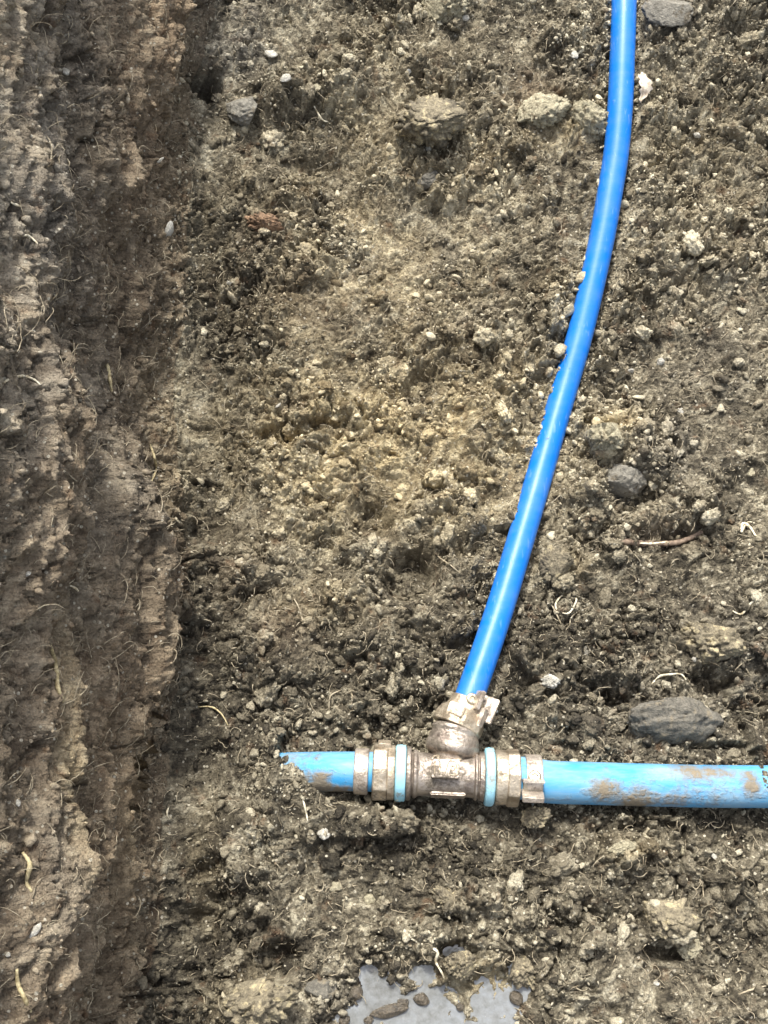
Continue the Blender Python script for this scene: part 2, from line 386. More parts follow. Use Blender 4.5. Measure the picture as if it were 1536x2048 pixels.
fl3 = worley(x_ + wx * .5, y_ * .5 + wy * .4, zs, 62, 241); fl4 = worley(x_, y_ * .4, zs + .01, 15, 251)
flake = worley(x_ + wx * .4, y_ * .42 + wy * .4, zs, 30, 221); fl = (flake[2] - .5) * sstep(0, .22, flake[1] - flake[0])
foot = np.exp(-((z_ - .095) / .045) ** 2) * (0.55 + .45 * vnoise(x_ * 0, y_ * 7, x_ * 0, 201)) * 0.022 - np.exp(-((z_ - .022) / .022) ** 2) * .012
DW = 0.010 * rg + 0.003 * rg2 - .012 + foot + 0.012 * wr2 + 0.014 * fl + .007 * (fl3[2] - .5) * sstep(0, .25, fl3[1] - fl3[0]) + .020 * (fl4[2] - .5) * sstep(0, .3, fl4[1] - fl4[0]) + 0.008 * wm + 0.016 * wr + 0.5 * L3 + 0.35 * L2 * rough + 0.55 * L4 + 0.005 * fbm(x_ + wx * .6, y_ * .12 + wy * .5, z_ + wz * .6, 160, 171, 3, .6) + 0.0018 * fbm(fx, fy * .4, fz, 380, 141, 2) - 0.016 * sstep(.95, 1.0, crk)
D = np.where(f > 0.999, D, D * f + DW * (1 - f)) * 1.0
print('wall noise', round(time.time() - T0, 1))
# --- bumps and hollows on the floor seen in the photograph: (px, py, rx, ry, height mm, angle)
BUMPS = [(412, 150, 24, 22, -20, 0), (470, 70, 55, 70, 8, 0), (600, 260, 110, 60, -9, 0), (860, 240, 75, 45, 12, 0), (640, 330, 90, 40, -7, 0), (720, 165, 70, 60, 7, 0),
         (840, 770, 28, 50, -14, 20), (640, 860, 60, 14, -12, -20), (550, 870, 40, 16, -10, 0), (600, 940, 110, 60, 6, 0), (900, 850, 130, 60, 9, 0), (740, 1040, 45, 40, -13, 20), (900, 1040, 70, 50, 9, 0),
         (820, 1150, 55, 50, -20, 0), (700, 1190, 60, 45, 9, 0), (940, 1150, 60, 40, 7, 0), (1262, 992, 50, 38, -13, 0), (1215, 860, 70, 55, 13, 0), (1340, 900, 90, 60, 5, 0), (1320, 1080, 80, 25, -6, -8),
         (1130, 1130, 60, 45, 9, 0), (1430, 1360, 45, 28, -18, 0), (1340, 1430, 80, 50, -3, 0), (1500, 1400, 50, 80, -9, 0), (1500, 1000, 60, 60, -8, 0), (1420, 560, 90, 70, 5, 0), (1270, 520, 30, 60, -8, 0),
         (1220, 1380, 50, 25, -8, 0), (1130, 1420, 40, 30, 6, 0), (1040, 1170, 25, 60, -8, 20), (560, 1400, 100, 60, -6, 0), (450, 1850, 70, 60, -22, 0), (540, 1930, 60, 35, -16, -20), (460, 1660, 60, 55, 12, 0),
         (420, 1760, 40, 40, -10, 0), (500, 1990, 70, 50, 13, 0), (900, 1790, 90, 40, 8, 0), (700, 1740, 90, 60, 4, 0), (1240, 1700, 60, 30, 11, -20), (1180, 1840, 60, 30, -9, 0), (1330, 1850, 50, 35, 10, 0),
         (1330, 1905, 40, 15, -12, 0), (1480, 1900, 50, 50, -6, 0), (1200, 1970, 80, 40, 7, 0), (1400, 2010, 90, 40, 8, 0), (1240, 1430, 40, 60, -8, 0), (1440, 1500, 70, 14, -8, 0), (1120, 1500, 30, 14, -6, 0),
         (840, 1445, 60, 28, -10, -25), (600, 1480, 60, 22, -6, 0), (660, 1610, 110, 18, -8, 0), (1000, 1625, 130, 14, -9, 0), (1080, 1640, 25, 16, 7, 0), (1300, 1620, 180, 12, -7, 0), (1090, 760, 40, 14, -6, -30)]
def blob(px, py, rx, ry, ang=0, z=0.0, pw=1.0):
    c = P(px, py, z); z = float(zrise(c.x, c.y)); c = P(px, py, z)
    sc = (F / ((CAMH - z) / (CT - (1024 - py) / F * ST))); a = R(-ang)
    dx = (x_ - c.x) * math.cos(a) + (y_ - c.y) * math.sin(a); dy = -(x_ - c.x) * math.sin(a) + (y_ - c.y) * math.cos(a)
    q = (dx * sc / rx) ** 2 + (dy * sc / ry) ** 2
    return np.exp(-q * 0.9)
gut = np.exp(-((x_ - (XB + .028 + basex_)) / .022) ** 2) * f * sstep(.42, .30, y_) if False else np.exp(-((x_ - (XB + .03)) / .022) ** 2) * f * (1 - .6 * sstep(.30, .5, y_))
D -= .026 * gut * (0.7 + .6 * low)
nmod = 0.75 + 0.5 * mid
for px, py, rx, ry, hmm, ang in BUMPS: D += sstep(0.10, 0.70, blob(px, py, rx, ry, ang)) * hmm * (0.0014 if hmm > 0 else .0021) * nmod * f
# bumps on the wall, given where the photograph shows them: (px, py, r_along, r_up, mm)
def wallpt(px, py):
    d = ray(px, py); t = (XB - BAT * CAMH) / (d[0] + BAT * d[2])     # plane x = XB - BAT*z
    return d[1] * t, CAMH + d[2] * t
WB = [(330, 100, .10, .035, 16), (370, 250, .06, .03, 14), (290, 350, .07, .03, 6), (180, 380, .16, .035, -9), (100, 420, .2, .05, 8), (230, 700, .10, .03, -6), (300, 900, .08, .03, -9),
      (260, 1350, .05, .025, 10), (250, 1500, .06, .03, 15), (270, 1700, .05, .03, 17), (285, 1860, .05, .025, 16), (160, 1500, .08, .02, -9), (215, 1570, .04, .010, -16), (330, 1900, .03, .015, 4), (90, 1800, .1, .04, 8), (190, 1880, .06, .02, -8),
      (60, 1250, .1, .03, 8), (170, 1150, .12, .03, -8), (345, 600, .08, .02, 5), (225, 50, .1, .02, -8), (380, 1200, .06, .02, -4)]
for px, py, ra, ru, mm in WB:
    yy, zz = wallpt(px, py)
    D += np.exp(-(((y_ - yy) / ra) ** 2 + ((z_ - zz) / ru) ** 2)) * mm * .001 * (1 - f) * (0.8 + 0.5 * wm)
D = np.where(np.abs(y_) > 3, D * 2.5, D)
px_ = x_ + N0.ravel() * D; pz_ = z_ + N1.ravel() * D + (zrise(x_, y_) * (z_ < .3)) * np.clip(1 - z_ / .3, 0, 1)
# --- puddle hollow
pud = np.zeros_like(x_)
for px, py, rx, ry in [(870, 2030, 135, 62), (760, 2000, 60, 45), (990, 2010, 60, 60), (1040, 1960, 26, 50), (915, 1905, 34, 18), (850, 1950, 40, 26), (710, 2040, 45, 28), (900, 2140, 230, 90), (1000, 2040, 45, 40), (735, 1950, 22, 20)]:
    pud = np.maximum(pud, np.exp(-(blob(px, py, rx, ry) * 0 + 0) ) * blob(px, py, rx, ry))
WZ = -0.0075
pm = sstep(0.16, 0.60, pud + 0.36 * mid + 0.22 * (k2 - .5) + .12 * (k3 - .5))
pz_ = np.where(f > .9, pz_ * (1 - pm) + pm * (WZ - 0.0035 + (pz_ - 0.0) * 0.42), pz_)
near = sstep(0.02, 0.3, pud) * (1 - pm)
pz_ = np.where((f > .9) & (pm < .4), np.maximum(pz_, WZ + 0.0015 - .004 * (1 - sstep(.0, .3, pud)) * 0), pz_) if False else pz_
dry = (f > .9) & (pm < .35)
pz_ = np.where(dry & (np.abs(y_) < 1.3) & (x_ < .6) & (x_ > -.17), np.where(pz_ < WZ + .002, WZ + .002 + (pz_ - WZ) * .15, pz_) * sstep(0, .35, pud) + pz_ * (1 - sstep(0, .35, pud)), pz_)
# --- soil bedding round the pipes
nearpipe = np.zeros(len(x_), bool)
def carve(line, r, cover, lift_=lambda x, y, s: np.full(len(x), -9.0)):
    global pz_
    L = np.array([tuple(p) for p in line]); 
    lo = L.min(0) - 0.06; hi = L.max(0) + 0.06
    sel = np.where((px_ > lo[0]) & (px_ < hi[0]) & (y_ > lo[1]) & (y_ < hi[1]) & (f > .2))[0]
    if not len(sel): return
    qx, qy = px_[sel], y_[sel]; best = np.full(len(sel), 9.0); zc = np.zeros(len(sel)); side = np.zeros(len(sel)); tt = np.zeros(len(sel))
    for i in range(len(L) - 1):
        a, b = L[i], L[i + 1]; dx, dy = b[0] - a[0], b[1] - a[1]; l2 = dx * dx + dy * dy
        t = np.clip(((qx - a[0]) * dx + (qy - a[1]) * dy) / l2, 0, 1)
        ex, ey = qx - a[0] - t * dx, qy - a[1] - t * dy; dd = np.hypot(ex, ey); mk = dd < best
        best = np.where(mk, dd, best); zc = np.where(mk, a[2] + (b[2] - a[2]) * t, zc); side = np.where(mk, np.sign(dx * ey - dy * ex), side); tt = np.where(mk, i + t, tt)
    e = cover(tt / (len(L) - 1), side, qx, qy) * r + 0.0035 * mid[sel] + 0.003 * rough[sel] * (k2[sel] - .5)
    allow = zc + e + np.maximum(0, best - r) * 1.3
    bed = zc - r * 1.5
    z = np.minimum(pz_[sel], allow)
    nearpipe[sel] = np.maximum(nearpipe[sel], (best < r + .006) & (best > r * .75))
    z = np.where(best < r * 3.2, np.maximum(z, zc + r * (lift_(qx, qy, side) + 0.30 * mid[sel] + 0.35 * (k2[sel] - .5)) - 0.5 * np.maximum(0, best - r)), z)
    z = np.where(best < r * 2.0, np.maximum(z, bed - 0.003 + 0.3 * np.minimum(best, r)), z)
    pz_[sel] = np.where(best < 0.055, z, pz_[sel])
def cov_branch(t, side, qx, qy):     # side > 0: left of the pipe going away from the tee
    u, v, _ = project(qx, qy, 0.02)
    c = np.full(len(t), -0.35)
    left = side > 0
    c = np.where(left & (v > 700) & (v < 1040), 0.65 + 0.40 * np.sin(v * .045), c)
    c = np.where(left & (v > 270) & (v < 345), -0.05, c)
    c = np.where(~left & (v > 790) & (v < 960), 0.05 + .25 * np.sin(v * .08), c)
    c = np.where(left & (v > 350) & (v < 700), -0.15, c)
    c = np.where(~left & ((v < 720) | (v > 1020)), -1.6, c)
    c = np.where(left & (v > 1080), -0.7, c)
    return c
def cov_right(t, side, qx, qy):
    u, v, _ = project(qx, qy, 0.0)
    return np.where(side > 0, -0.15 + .15 * np.sin(u * .05), -0.55) + np.where((u > 1496) & (u < 1516), 1.2, 0) 
def cov_left(t, side, qx, qy):
    return np.where(project(qx, qy, 0.016)[0] < 705, 2.2, -.2)
def cov_left_(t, side, qx, qy):       # going left: side > 0 is towards the viewer
    u, v, _ = project(qx, qy, 0.0)
    return np.where(side < 0, -0.10, 0.05 + 0.75 * (1 - sstep(580, 700, u))) + 2.2 * (1 - sstep(552, 600, u))
def sstep_(a, b, x): return sstep(a, b, x)
_s = sstep
def sstep(a, b, x):
    t = np.clip((np.asarray(x, float) - a) / (b - a), 0, 1); return t * t * (3 - 2 * t)
def up_branch(x, y, s):
    u, v, _ = project(x, y, 0.02); return np.where((s > 0) & (v > 735) & (v < 1040), 0.25 + .30 * np.sin(v * .045), -9.0)
def up_right(x, y, s):
    u, v, _ = project(x, y, 0.0); return np.where((u > 1500) & (u < 1514) & (vnoise(x * 90, y * 90, x * 0, 3) > -.35), 0.8, -9.0) 
def up_left(x, y, s):
    u, v, _ = project(x, y, 0.016); nz = vnoise(x * 130, y * 130, x * 0, 5) + .6 * vnoise(x * 420, y * 420, x * 0, 6)
    m = sstep(-6, 6, (v - 1516) - (u - 560) * 0.50 + 17 * nz); m = np.maximum(m, sstep(6, -6, u - 558 + 10 * nz)) if False else np.maximum(m, 1 - sstep(-6, 6, u - 560 - 14 * nz))
    return np.where(m > .1, 1.15 * m - .1 + .9 * (1 - sstep(545, 572, u)), -9.0)
carve(br, RB, cov_branch, up_branch); carve(rp, RR, cov_right, up_right); carve(lp, RL, cov_left, up_left)
tee_line = [AX(700), AX(1090)]; carve(tee_line, 0.021, lambda t, s, a, b: np.full(len(t), -0.45))
carve([O, P(915, 1455, .021), P(937, 1398, .022)], 0.0205, lambda t, s, a, b: np.full(len(t), -0.5))
print('carved', round(time.time() - T0, 1))
# --- earth colour patches; dark also paints shade at the wall foot and hollows
zero = np.zeros_like(x_); ochre, grey, red, dark = zero.copy(), zero.copy(), zero.copy(), zero.copy()
for px, py, rx, ry, a in [(760, 560, 280, 420, .5), (760, 890, 330, 180, 1), (1380, 420, 180, 330, .25), (600, 950, 110, 70, .9), (900, 860, 160, 75, 1), (760, 900, 120, 80, .9), (980, 780, 90, 50, .7), (960, 940, 90, 60, .8), (640, 1050, 110, 60, .6), (880, 1040, 60, 40, .6), (1215, 860, 55, 45, 1), (950, 300, 120, 60, .4),
                          (1100, 600, 200, 100, .25), (720, 650, 150, 90, .35), (1120, 230, 90, 50, .6), (500, 2000, 60, 50, .7), (1240, 1700, 50, 22, .8), (960, 1960, 60, 35, .7), (1130, 1130, 45, 30, .7), (640, 1200, 120, 50, .4), (410, 1720, 30, 120, .4)]:
    ochre = np.maximum(ochre, blob(px, py, rx, ry) * a)
for px, py, rx, ry, a in [(470, 70, 70, 80, .9), (1330, 910, 80, 60, .7), (1250, 970, 45, 40, .6), (1330, 1430, 130, 80, .5), (1330, 20, 60, 40, .8), (940, 640, 80, 40, .45), (1480, 1300, 70, 90, .5), (700, 2000, 120, 60, .4), (1420, 700, 140, 200, .3), (820, 480, 200, 120, .2)]:
    grey = np.maximum(grey, blob(px, py, rx, ry) * a)
for px, py, rx, ry, a in [(1060, 160, 60, 40, .7), (530, 450, 50, 30, .8), (1330, 1060, 60, 30, .6), (600, 600, 120, 80, .3), (560, 1260, 80, 60, .5), (470, 1150, 60, 80, .4)]:
    red = np.maximum(red, blob(px, py, rx, ry) * a)
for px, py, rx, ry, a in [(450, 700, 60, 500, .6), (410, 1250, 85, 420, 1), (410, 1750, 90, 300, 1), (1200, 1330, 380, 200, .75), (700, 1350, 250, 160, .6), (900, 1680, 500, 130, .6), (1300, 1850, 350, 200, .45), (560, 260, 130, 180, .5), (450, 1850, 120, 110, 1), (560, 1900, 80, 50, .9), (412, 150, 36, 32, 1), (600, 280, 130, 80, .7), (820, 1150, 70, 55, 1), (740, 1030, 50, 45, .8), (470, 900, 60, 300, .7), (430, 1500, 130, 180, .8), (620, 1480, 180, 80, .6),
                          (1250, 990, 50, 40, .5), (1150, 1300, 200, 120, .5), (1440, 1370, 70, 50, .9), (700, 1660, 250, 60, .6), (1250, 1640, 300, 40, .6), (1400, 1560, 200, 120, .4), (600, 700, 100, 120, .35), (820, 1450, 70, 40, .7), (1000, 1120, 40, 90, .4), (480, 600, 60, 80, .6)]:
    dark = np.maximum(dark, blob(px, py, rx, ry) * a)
dark = np.maximum(np.maximum(dark, gut * .9) * f, near * .8)  # gut term: corner shade painted into the colour; near: wet rim of the puddle
ochre *= f; grey *= f; red *= f
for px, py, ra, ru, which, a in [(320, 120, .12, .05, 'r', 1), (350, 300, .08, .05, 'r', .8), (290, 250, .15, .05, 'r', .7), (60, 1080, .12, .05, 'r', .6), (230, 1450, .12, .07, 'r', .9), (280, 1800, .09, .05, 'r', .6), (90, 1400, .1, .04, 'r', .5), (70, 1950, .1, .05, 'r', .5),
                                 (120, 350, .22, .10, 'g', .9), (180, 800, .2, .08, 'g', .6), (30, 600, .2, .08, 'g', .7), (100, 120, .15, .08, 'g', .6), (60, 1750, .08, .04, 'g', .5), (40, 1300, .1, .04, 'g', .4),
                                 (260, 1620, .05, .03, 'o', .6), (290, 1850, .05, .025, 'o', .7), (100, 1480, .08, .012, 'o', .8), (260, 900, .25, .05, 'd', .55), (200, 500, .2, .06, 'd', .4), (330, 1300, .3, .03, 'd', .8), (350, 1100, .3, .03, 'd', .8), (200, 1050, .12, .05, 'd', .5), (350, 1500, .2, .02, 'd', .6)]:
    yy, zz = wallpt(px, py); g = np.exp(-(((y_ - yy) / ra) ** 2 + ((z_ - zz) / ru) ** 2)) * a * (1 - f)
    if which == 'r': red = np.maximum(red, g)
    if which == 'g': grey = np.maximum(grey, g)
    if which == 'o': ochre = np.maximum(ochre, g)
    if which == 'd': dark = np.maximum(dark, g)  # along the wall foot this is corner shade put into the colour
V = np.stack([px_, y_, pz_], 1)
ii = np.arange(NR * NCc).reshape(NR, NCc)
def sheet(c0, c1):
    idx = ii[:, c0:c1 + 1]; nr, nc = idx.shape; k = np.arange(nr * nc).reshape(nr, nc)
    q = np.stack([k[:-1, :-1].ravel(), k[:-1, 1:].ravel(), k[1:, 1:].ravel(), k[1:, :-1].ravel()], 1)
    s = idx.ravel()
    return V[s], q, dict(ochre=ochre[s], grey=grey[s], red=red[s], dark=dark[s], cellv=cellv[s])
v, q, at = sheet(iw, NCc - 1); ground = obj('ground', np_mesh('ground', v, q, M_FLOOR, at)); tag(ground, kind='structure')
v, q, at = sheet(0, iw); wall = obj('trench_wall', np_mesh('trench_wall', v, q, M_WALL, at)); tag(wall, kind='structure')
print('sheets', round(time.time() - T0, 1))

# surface look-up: which grid vertex lies at a spot of the photograph
GX, GY, GD = project(V[:, 0], V[:, 1], V[:, 2]); GN = None
Vg = V.reshape(NR, NCc, 3); du = np.gradient(Vg, axis=1); dv = np.gradient(Vg, axis=0); GN = np.cross(du, dv).reshape(-1, 3); GN /= np.linalg.norm(GN, axis=1)[:, None] + 1e-12
cell = {}
vis = (GX > -40) & (GX < 1580) & (GY > -40) & (GY < 2090); vi = np.where(vis)[0]
order = vi[np.argsort(-GD[vi])]
ZB = np.full((540, 410), -1, np.int64); ZB[((GY[order] + 45) / 4).astype(int), ((GX[order] + 45) / 4).astype(int)] = order    # nearest to the viewer wins
def surf(px, py):
    a, b = int((py + 45) / 4), int((px + 45) / 4)
    for r in range(0, 6):
        w_ = ZB[max(0, a - r):a + r + 1, max(0, b - r):b + r + 1].ravel(); w_ = w_[w_ >= 0]
        if len(w_):
            i = w_[np.argmin(GD[w_])] if r < 2 else w_[0]
            return Vector(V[i].tolist()), Vector(GN[i].tolist())
    return P(px, py, 0), Vector((0, 0, 1))

# ------------------------------------------------------------------ water
wp = [P(600, 1850, WZ), P(1140, 1850, WZ), P(1180, 2300, WZ), P(560, 2300, WZ)]
wp = [P(620, 1870, WZ), P(760, 1880, WZ), P(900, 1872, WZ), P(1010, 1890, WZ), P(1085, 1900, WZ), P(1110, 1990, WZ), P(1150, 2120, WZ), P(1080, 2260, WZ), P(800, 2290, WZ), P(640, 2220, WZ), P(600, 2050, WZ)]
bm = bmesh.new(); bm.faces.new([bm.verts.new(p) for p in reversed(wp)])
bmesh.ops.recalc_face_normals(bm, faces=bm.faces)
ext = bmesh.ops.extrude_face_region(bm, geom=bm.faces[:]); 
for e in ext['geom']:
    if isinstance(e, bmesh.types.BMVert): e.co.z -= 0.02
bmesh.ops.recalc_face_normals(bm, faces=bm.faces)
me = bpy.data.meshes.new('water'); bm.to_mesh(me); me.materials.append(M_WATER); water = obj('water', me); tag(water, kind='structure')

# ------------------------------------------------------------------ loose crumbs and rootlets (uncountable)
rng = np.random.default_rng(5)
def ico(sub):
    bm = bmesh.new(); bmesh.ops.create_icosphere(bm, subdivisions=sub, radius=1)
    v = np.array([x.co[:] for x in bm.verts]); fc = np.array([[a.index for a in x.verts] for x in bm.faces]); bm.free(); return v, fc
def make_protos(sub, n):
  IV, IF = ico(sub); protos = []
  for i in range(n):
    s = 500 + i * 5; nn = vnoise(IV[:, 0] * 1.3 + 9 * i, IV[:, 1] * 1.3, IV[:, 2] * 1.3, s); n2 = vnoise(IV[:, 0] * 3.1, IV[:, 1] * 3.1 + 5 * i, IV[:, 2] * 3.1, s + 1)
    p = IV * (1 + 0.5 * nn + 0.3 * n2)[:, None]
    for k in range(5):                                   # a few broken flat faces
        dn = rng.normal(size=3); dn /= np.linalg.norm(dn); h = rng.uniform(.55, .85); dd = p @ dn; p = p - np.maximum(0, dd - h)[:, None] * dn
    protos.append(p * np.array([1, rng.uniform(.5, 1), rng.uniform(.4, .85)]))
  return np.array(protos), IV, IF
def rand_rot(n):
    q = rng.normal(size=(n, 4)); q /= np.linalg.norm(q, axis=1)[:, None]; a, b, c, d = q.T
    return np.stack([np.stack([1 - 2 * (c * c + d * d), 2 * (b * c - a * d), 2 * (b * d + a * c)], 1), np.stack([2 * (b * c + a * d), 1 - 2 * (b * b + d * d), 2 * (c * d - a * b)], 1),
                     np.stack([2 * (b * d - a * c), 2 * (c * d + a * b), 1 - 2 * (b * b + c * c)], 1)], 1)
PR1, PR2 = make_protos(1, 40), make_protos(2, 24)
def scatter1(idx, size, tint, sink, pr):
    protos, IV, IF = pr; n = len(idx); Rm = rand_rot(n); p = protos[rng.integers(0, len(protos), n)]
    p = np.einsum('nij,nkj->nki', Rm, p) * size[:, None, None] + (V[idx] + GN[idx] * (size * (0.5 - sink))[:, None])[:, None, :]
    fcs = (IF[None] + (np.arange(n) * len(IV))[:, None, None]).reshape(-1, 3)
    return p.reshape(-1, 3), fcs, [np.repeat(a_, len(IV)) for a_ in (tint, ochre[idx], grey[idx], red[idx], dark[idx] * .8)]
def scatter(name, idx, size, tint, mat, sink=0.25, cut=.0021):
    big = size > cut; a = scatter1(idx[~big], size[~big], tint[~big], sink, PR1); b = scatter1(idx[big], size[big], tint[big], sink, PR2)
    return obj(name, np_mesh(name, np.concatenate([a[0], b[0]]), np.concatenate([a[1], b[1] + len(a[0])]), mat, {k_: np.concatenate([a[2][j], b[2][j]]) for j, k_ in enumerate(('tint', 'ochre', 'grey', 'red', 'dark'))}))
gridf = f
cand = np.where(vis & (gridf > .95) & (pm < .9))[0]
wgt = (0.25 + rough[cand]) * (0.6 + 0.8 * (fbm(x_[cand], y_[cand], z_[cand], 22, 333, 3) > 0)) * (1 - .6 * ochre[cand]) * (1 + 2.5 * nearpipe[cand]); wgt /= wgt.sum()
n = 34000; idx = rng.choice(cand, n, p=wgt, replace=False)
size = 0.00085 * (rng.pareto(2.5, n) + 1); size = np.where(size > .006, rng.uniform(.001, .006, n), size)
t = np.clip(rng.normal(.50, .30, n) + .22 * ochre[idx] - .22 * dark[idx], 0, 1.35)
pale = blob(480, 80, 75, 90)[idx] + blob(560, 130, 50, 50)[idx]; t = t + .55 * np.clip(pale, 0, 1) * (rng.random(n) < .6)
o = scatter('soil_crumbs', idx, size, t, M_CRUMB); tag(o, 'loose crumbs of brown and ochre earth covering the trench floor', 'soil', kind='stuff')
# bigger aggregated clods, sunk in the floor
def clod_protos(n):
    IV, IF = ico(4); out = []
    for i in range(n):
        a, b, c = IV[:, 0] + 11 * i + 50, IV[:, 1] + 50, IV[:, 2] + 50; q1 = worley(a, b, c, 1.7, 900 + i); q2 = worley(a, b, c, 4.2, 950 + i)
        r = 1 + .45 * fbm(a, b, c, 1.1, 970 + i, 3) + .22 * ((.4 + q1[2]) * sstep(0, .4, q1[1] - q1[0]) - .6) + .12 * ((.4 + q2[2]) * sstep(0, .4, q2[1] - q2[0]) - .6)
        out.append(IV * r[:, None] * np.array([1, rng.uniform(.6, 1), rng.uniform(.45, .8)]))
    return np.array(out), IV, IF
cl3 = np.where(vis & (gridf > .98) & (pm < .2) & ~nearpipe & (GX > 430))[0]; wg = rough[cl3] * (1 - .55 * ochre[cl3]) + .05
nb_ = 520; ci = rng.choice(cl3, nb_, p=wg / wg.sum(), replace=False); cs = np.clip(.0042 * (rng.pareto(3.0, nb_) + 1), 0, .0125)
far_ok = np.ones(nb_, bool)
for L_ in (br, rp, lp, [O, AX(700), AX(1090)]):
    for p_ in L_: far_ok &= np.hypot(V[ci, 0] - p_.x, V[ci, 1] - p_.y) > cs * 1.2 + .019
ci, cs = ci[far_ok], cs[far_ok]
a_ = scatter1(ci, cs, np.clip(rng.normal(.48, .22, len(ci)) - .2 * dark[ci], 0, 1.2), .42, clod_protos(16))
me = np_mesh('soil_clods', a_[0], a_[1], M_CRUMB, {k_: a_[2][j] for j, k_ in enumerate(('tint', 'ochre', 'grey', 'red', 'dark'))})
tag(obj('soil_clods', me), 'irregular lumps of aggregated earth merging into the trench floor', 'soil', kind='stuff')
cand = np.where(vis & (gridf < .6) & (z_ < .45))[0]; n = 5000; idx = rng.choice(cand, n, replace=False)
size = np.clip(0.0008 * (rng.pareto(2.4, n) + 1), .0008, .0045)
o = scatter('wall_crumbs', idx, size, np.clip(rng.normal(.45, .24, n), 0, 1.2), M_WCRUMB, sink=.5); tag(o, 'small crumbs of earth clinging to the trench wall', 'soil', kind='stuff')
print('crumbs', round(time.time() - T0, 1))

def tube(pts, rad, seg=8, caps=True, rfun=None):
    """points (list of Vector), radius or list -> verts, quads (caps as collapsed quads)"""
    n = len(pts); rads = rad if isinstance(rad, (list, np.ndarray)) else [rad] * n
    vs = []; up = None
    for i, p in enumerate(pts):
        t = (pts[min(i + 1, n - 1)] - pts[max(i - 1, 0)]).normalized()
        if up is None: up = t.orthogonal().normalized() if abs(t.z) > .9 else (Vector((0, 0, 1)) - t * t.z).normalized()
        up = (up - t * up.dot(t)).normalized(); si = t.cross(up)
        for k in range(seg):
            a = 2 * math.pi * k / seg; r = rads[i] * (rfun(i, a) if rfun else 1)
            vs.append(tuple(p + (up * math.cos(a) + si * math.sin(a)) * r))
    fs = [(i * seg + k, i * seg + (k + 1) % seg, (i + 1) * seg + (k + 1) % seg, (i + 1) * seg + k) for i in range(n - 1) for k in range(seg)]
    if caps:
        for i, p, rev in ((0, pts[0], 1), (n - 1, pts[-1], 0)):
            c = len(vs); vs.append(tuple(p)); vs.append(tuple(p))
            for k in range(0, seg, 2):
                q = (c, i * seg + k, i * seg + (k + 1) % seg, i * seg + (k + 2) % seg); fs.append(q if not rev else q[::-1])
    return vs, fs
# rootlets: thin short curving fibres, everywhere
vs, fs = [], []
rr = random.Random(8)
cand = np.where(vis & (pm < .5))[0]
def fibre(i, length, rad, curl, seg=4, nst=7, along=None):
    p = Vector(V[i].tolist()); nrm = Vector(GN[i].tolist())
    a = rr.uniform(0, 6.28); t = Vector((math.cos(a), math.sin(a), 0)) if along is None else (along + Vector((rr.gauss(0, .35), rr.gauss(0, .2), rr.gauss(0, .35)))).normalized()
    t = (t - nrm * t.dot(nrm)).normalized(); p = p + nrm * rad * .6; pts = []; cu = rr.uniform(-curl, curl)
    for k in range(nst):
        pts.append(p + nrm * (math.sin(math.pi * k / (nst - 1)) * length * .10 + rr.uniform(0, .0006))); b = nrm.cross(t)
        t = (t + b * (cu + rr.gauss(0, .25)) - nrm * .02).normalized(); p = p + t * length / (nst - 1)
    v, q = tube(pts, [rad * (1 - .5 * k / (nst - 1)) for k in range(nst)], seg)
    b0 = len(vs); vs.extend(v); fs.extend([tuple(b0 + x for x in g) for g in q])
for i in rng.choice(cand, 7000): 
    w_ = gridf[i] < .5
    fibre(int(i), rr.uniform(.004, .016) * (1.5 if w_ else 1), rr.uniform(.00018, .00042), .5, along=Vector((0, 1, 0)) if w_ else None)
o = obj('fine_rootlets', np_mesh('fine_rootlets', vs, fs, M_FIBRE)); tag(o, 'thin pale root fibres strewn through the dug earth', 'roots', kind='stuff')
print('fibres', round(time.time() - T0, 1))

# ------------------------------------------------------------------ single stones, clods and pebbles
def rock(name, px, py, rx, ry, rz, mat, label, cat, group=None, ang=0, lump=0.25, seed=0, sink=0.3, sub=5, flat=2, fine=.05, crumb=0.16):
    p, nrm = surf(px, py)
    dep = (CAMH - p.z) / (CT - (1024 - py) / F * ST); sc = dep / F
    bm = bmesh.new(); bmesh.ops.create_icosphere(bm, subdivisions=sub, radius=1)
    v = np.array([x.co[:] for x in bm.verts]); fc = np.array([[a.index for a in x.verts] for x in bm.faces]); bm.free()
    s = 700 + seed * 17; g = np.random.default_rng(seed + 1)
    r = 1 + lump * fbm(v[:, 0] + 5 * seed, v[:, 1], v[:, 2], 1.4, s, 3, .55) + fine * fbm(v[:, 0] + 5 * seed, v[:, 1], v[:, 2], 7, s + 9, 3, .7)
    if sub >= 4:
        w1, w2, wk = worley(v[:, 0] + 3 * seed, v[:, 1] + 40, v[:, 2] + 40, 2.6, s); w3, w4, wk2 = worley(v[:, 0] + 3 * seed, v[:, 1] + 40, v[:, 2] + 40, 6.5, s + 3)
        r = r + crumb * ((.5 + wk) * sstep(0, .35, w2 - w1) + .5 * (.4 + wk2) * sstep(0, .35, w4 - w3) - .7)
    v = v * r[:, None]
    for k in range(flat):
        dn = g.normal(size=3); dn /= np.linalg.norm(dn); h = g.uniform(.6, .85); dd = v @ dn; v = v - (np.maximum(0, dd - h) * .85)[:, None] * dn
    v = v * np.array([rx * sc, ry * sc, rz * sc]); a = R(ang); c_, s_ = math.cos(a), math.sin(a)
    v = v @ np.array([[c_, s_, 0], [-s_, c_, 0], [0, 0, 1]])
    up = nrm if nrm.z < .6 else Vector((nrm.x * .3, nrm.y * .3, 1)).normalized()
    if nrm.z < .6:
        q = Vector((0, 0, 1)).rotation_difference(up).to_matrix(); v = v @ np.array(q).T
    base = p + up * (rz * sc * (1 - 2 * sink))
    o = obj(name, np_mesh(name, v, fc, mat), None, base); tag(o, label, cat, group); return o
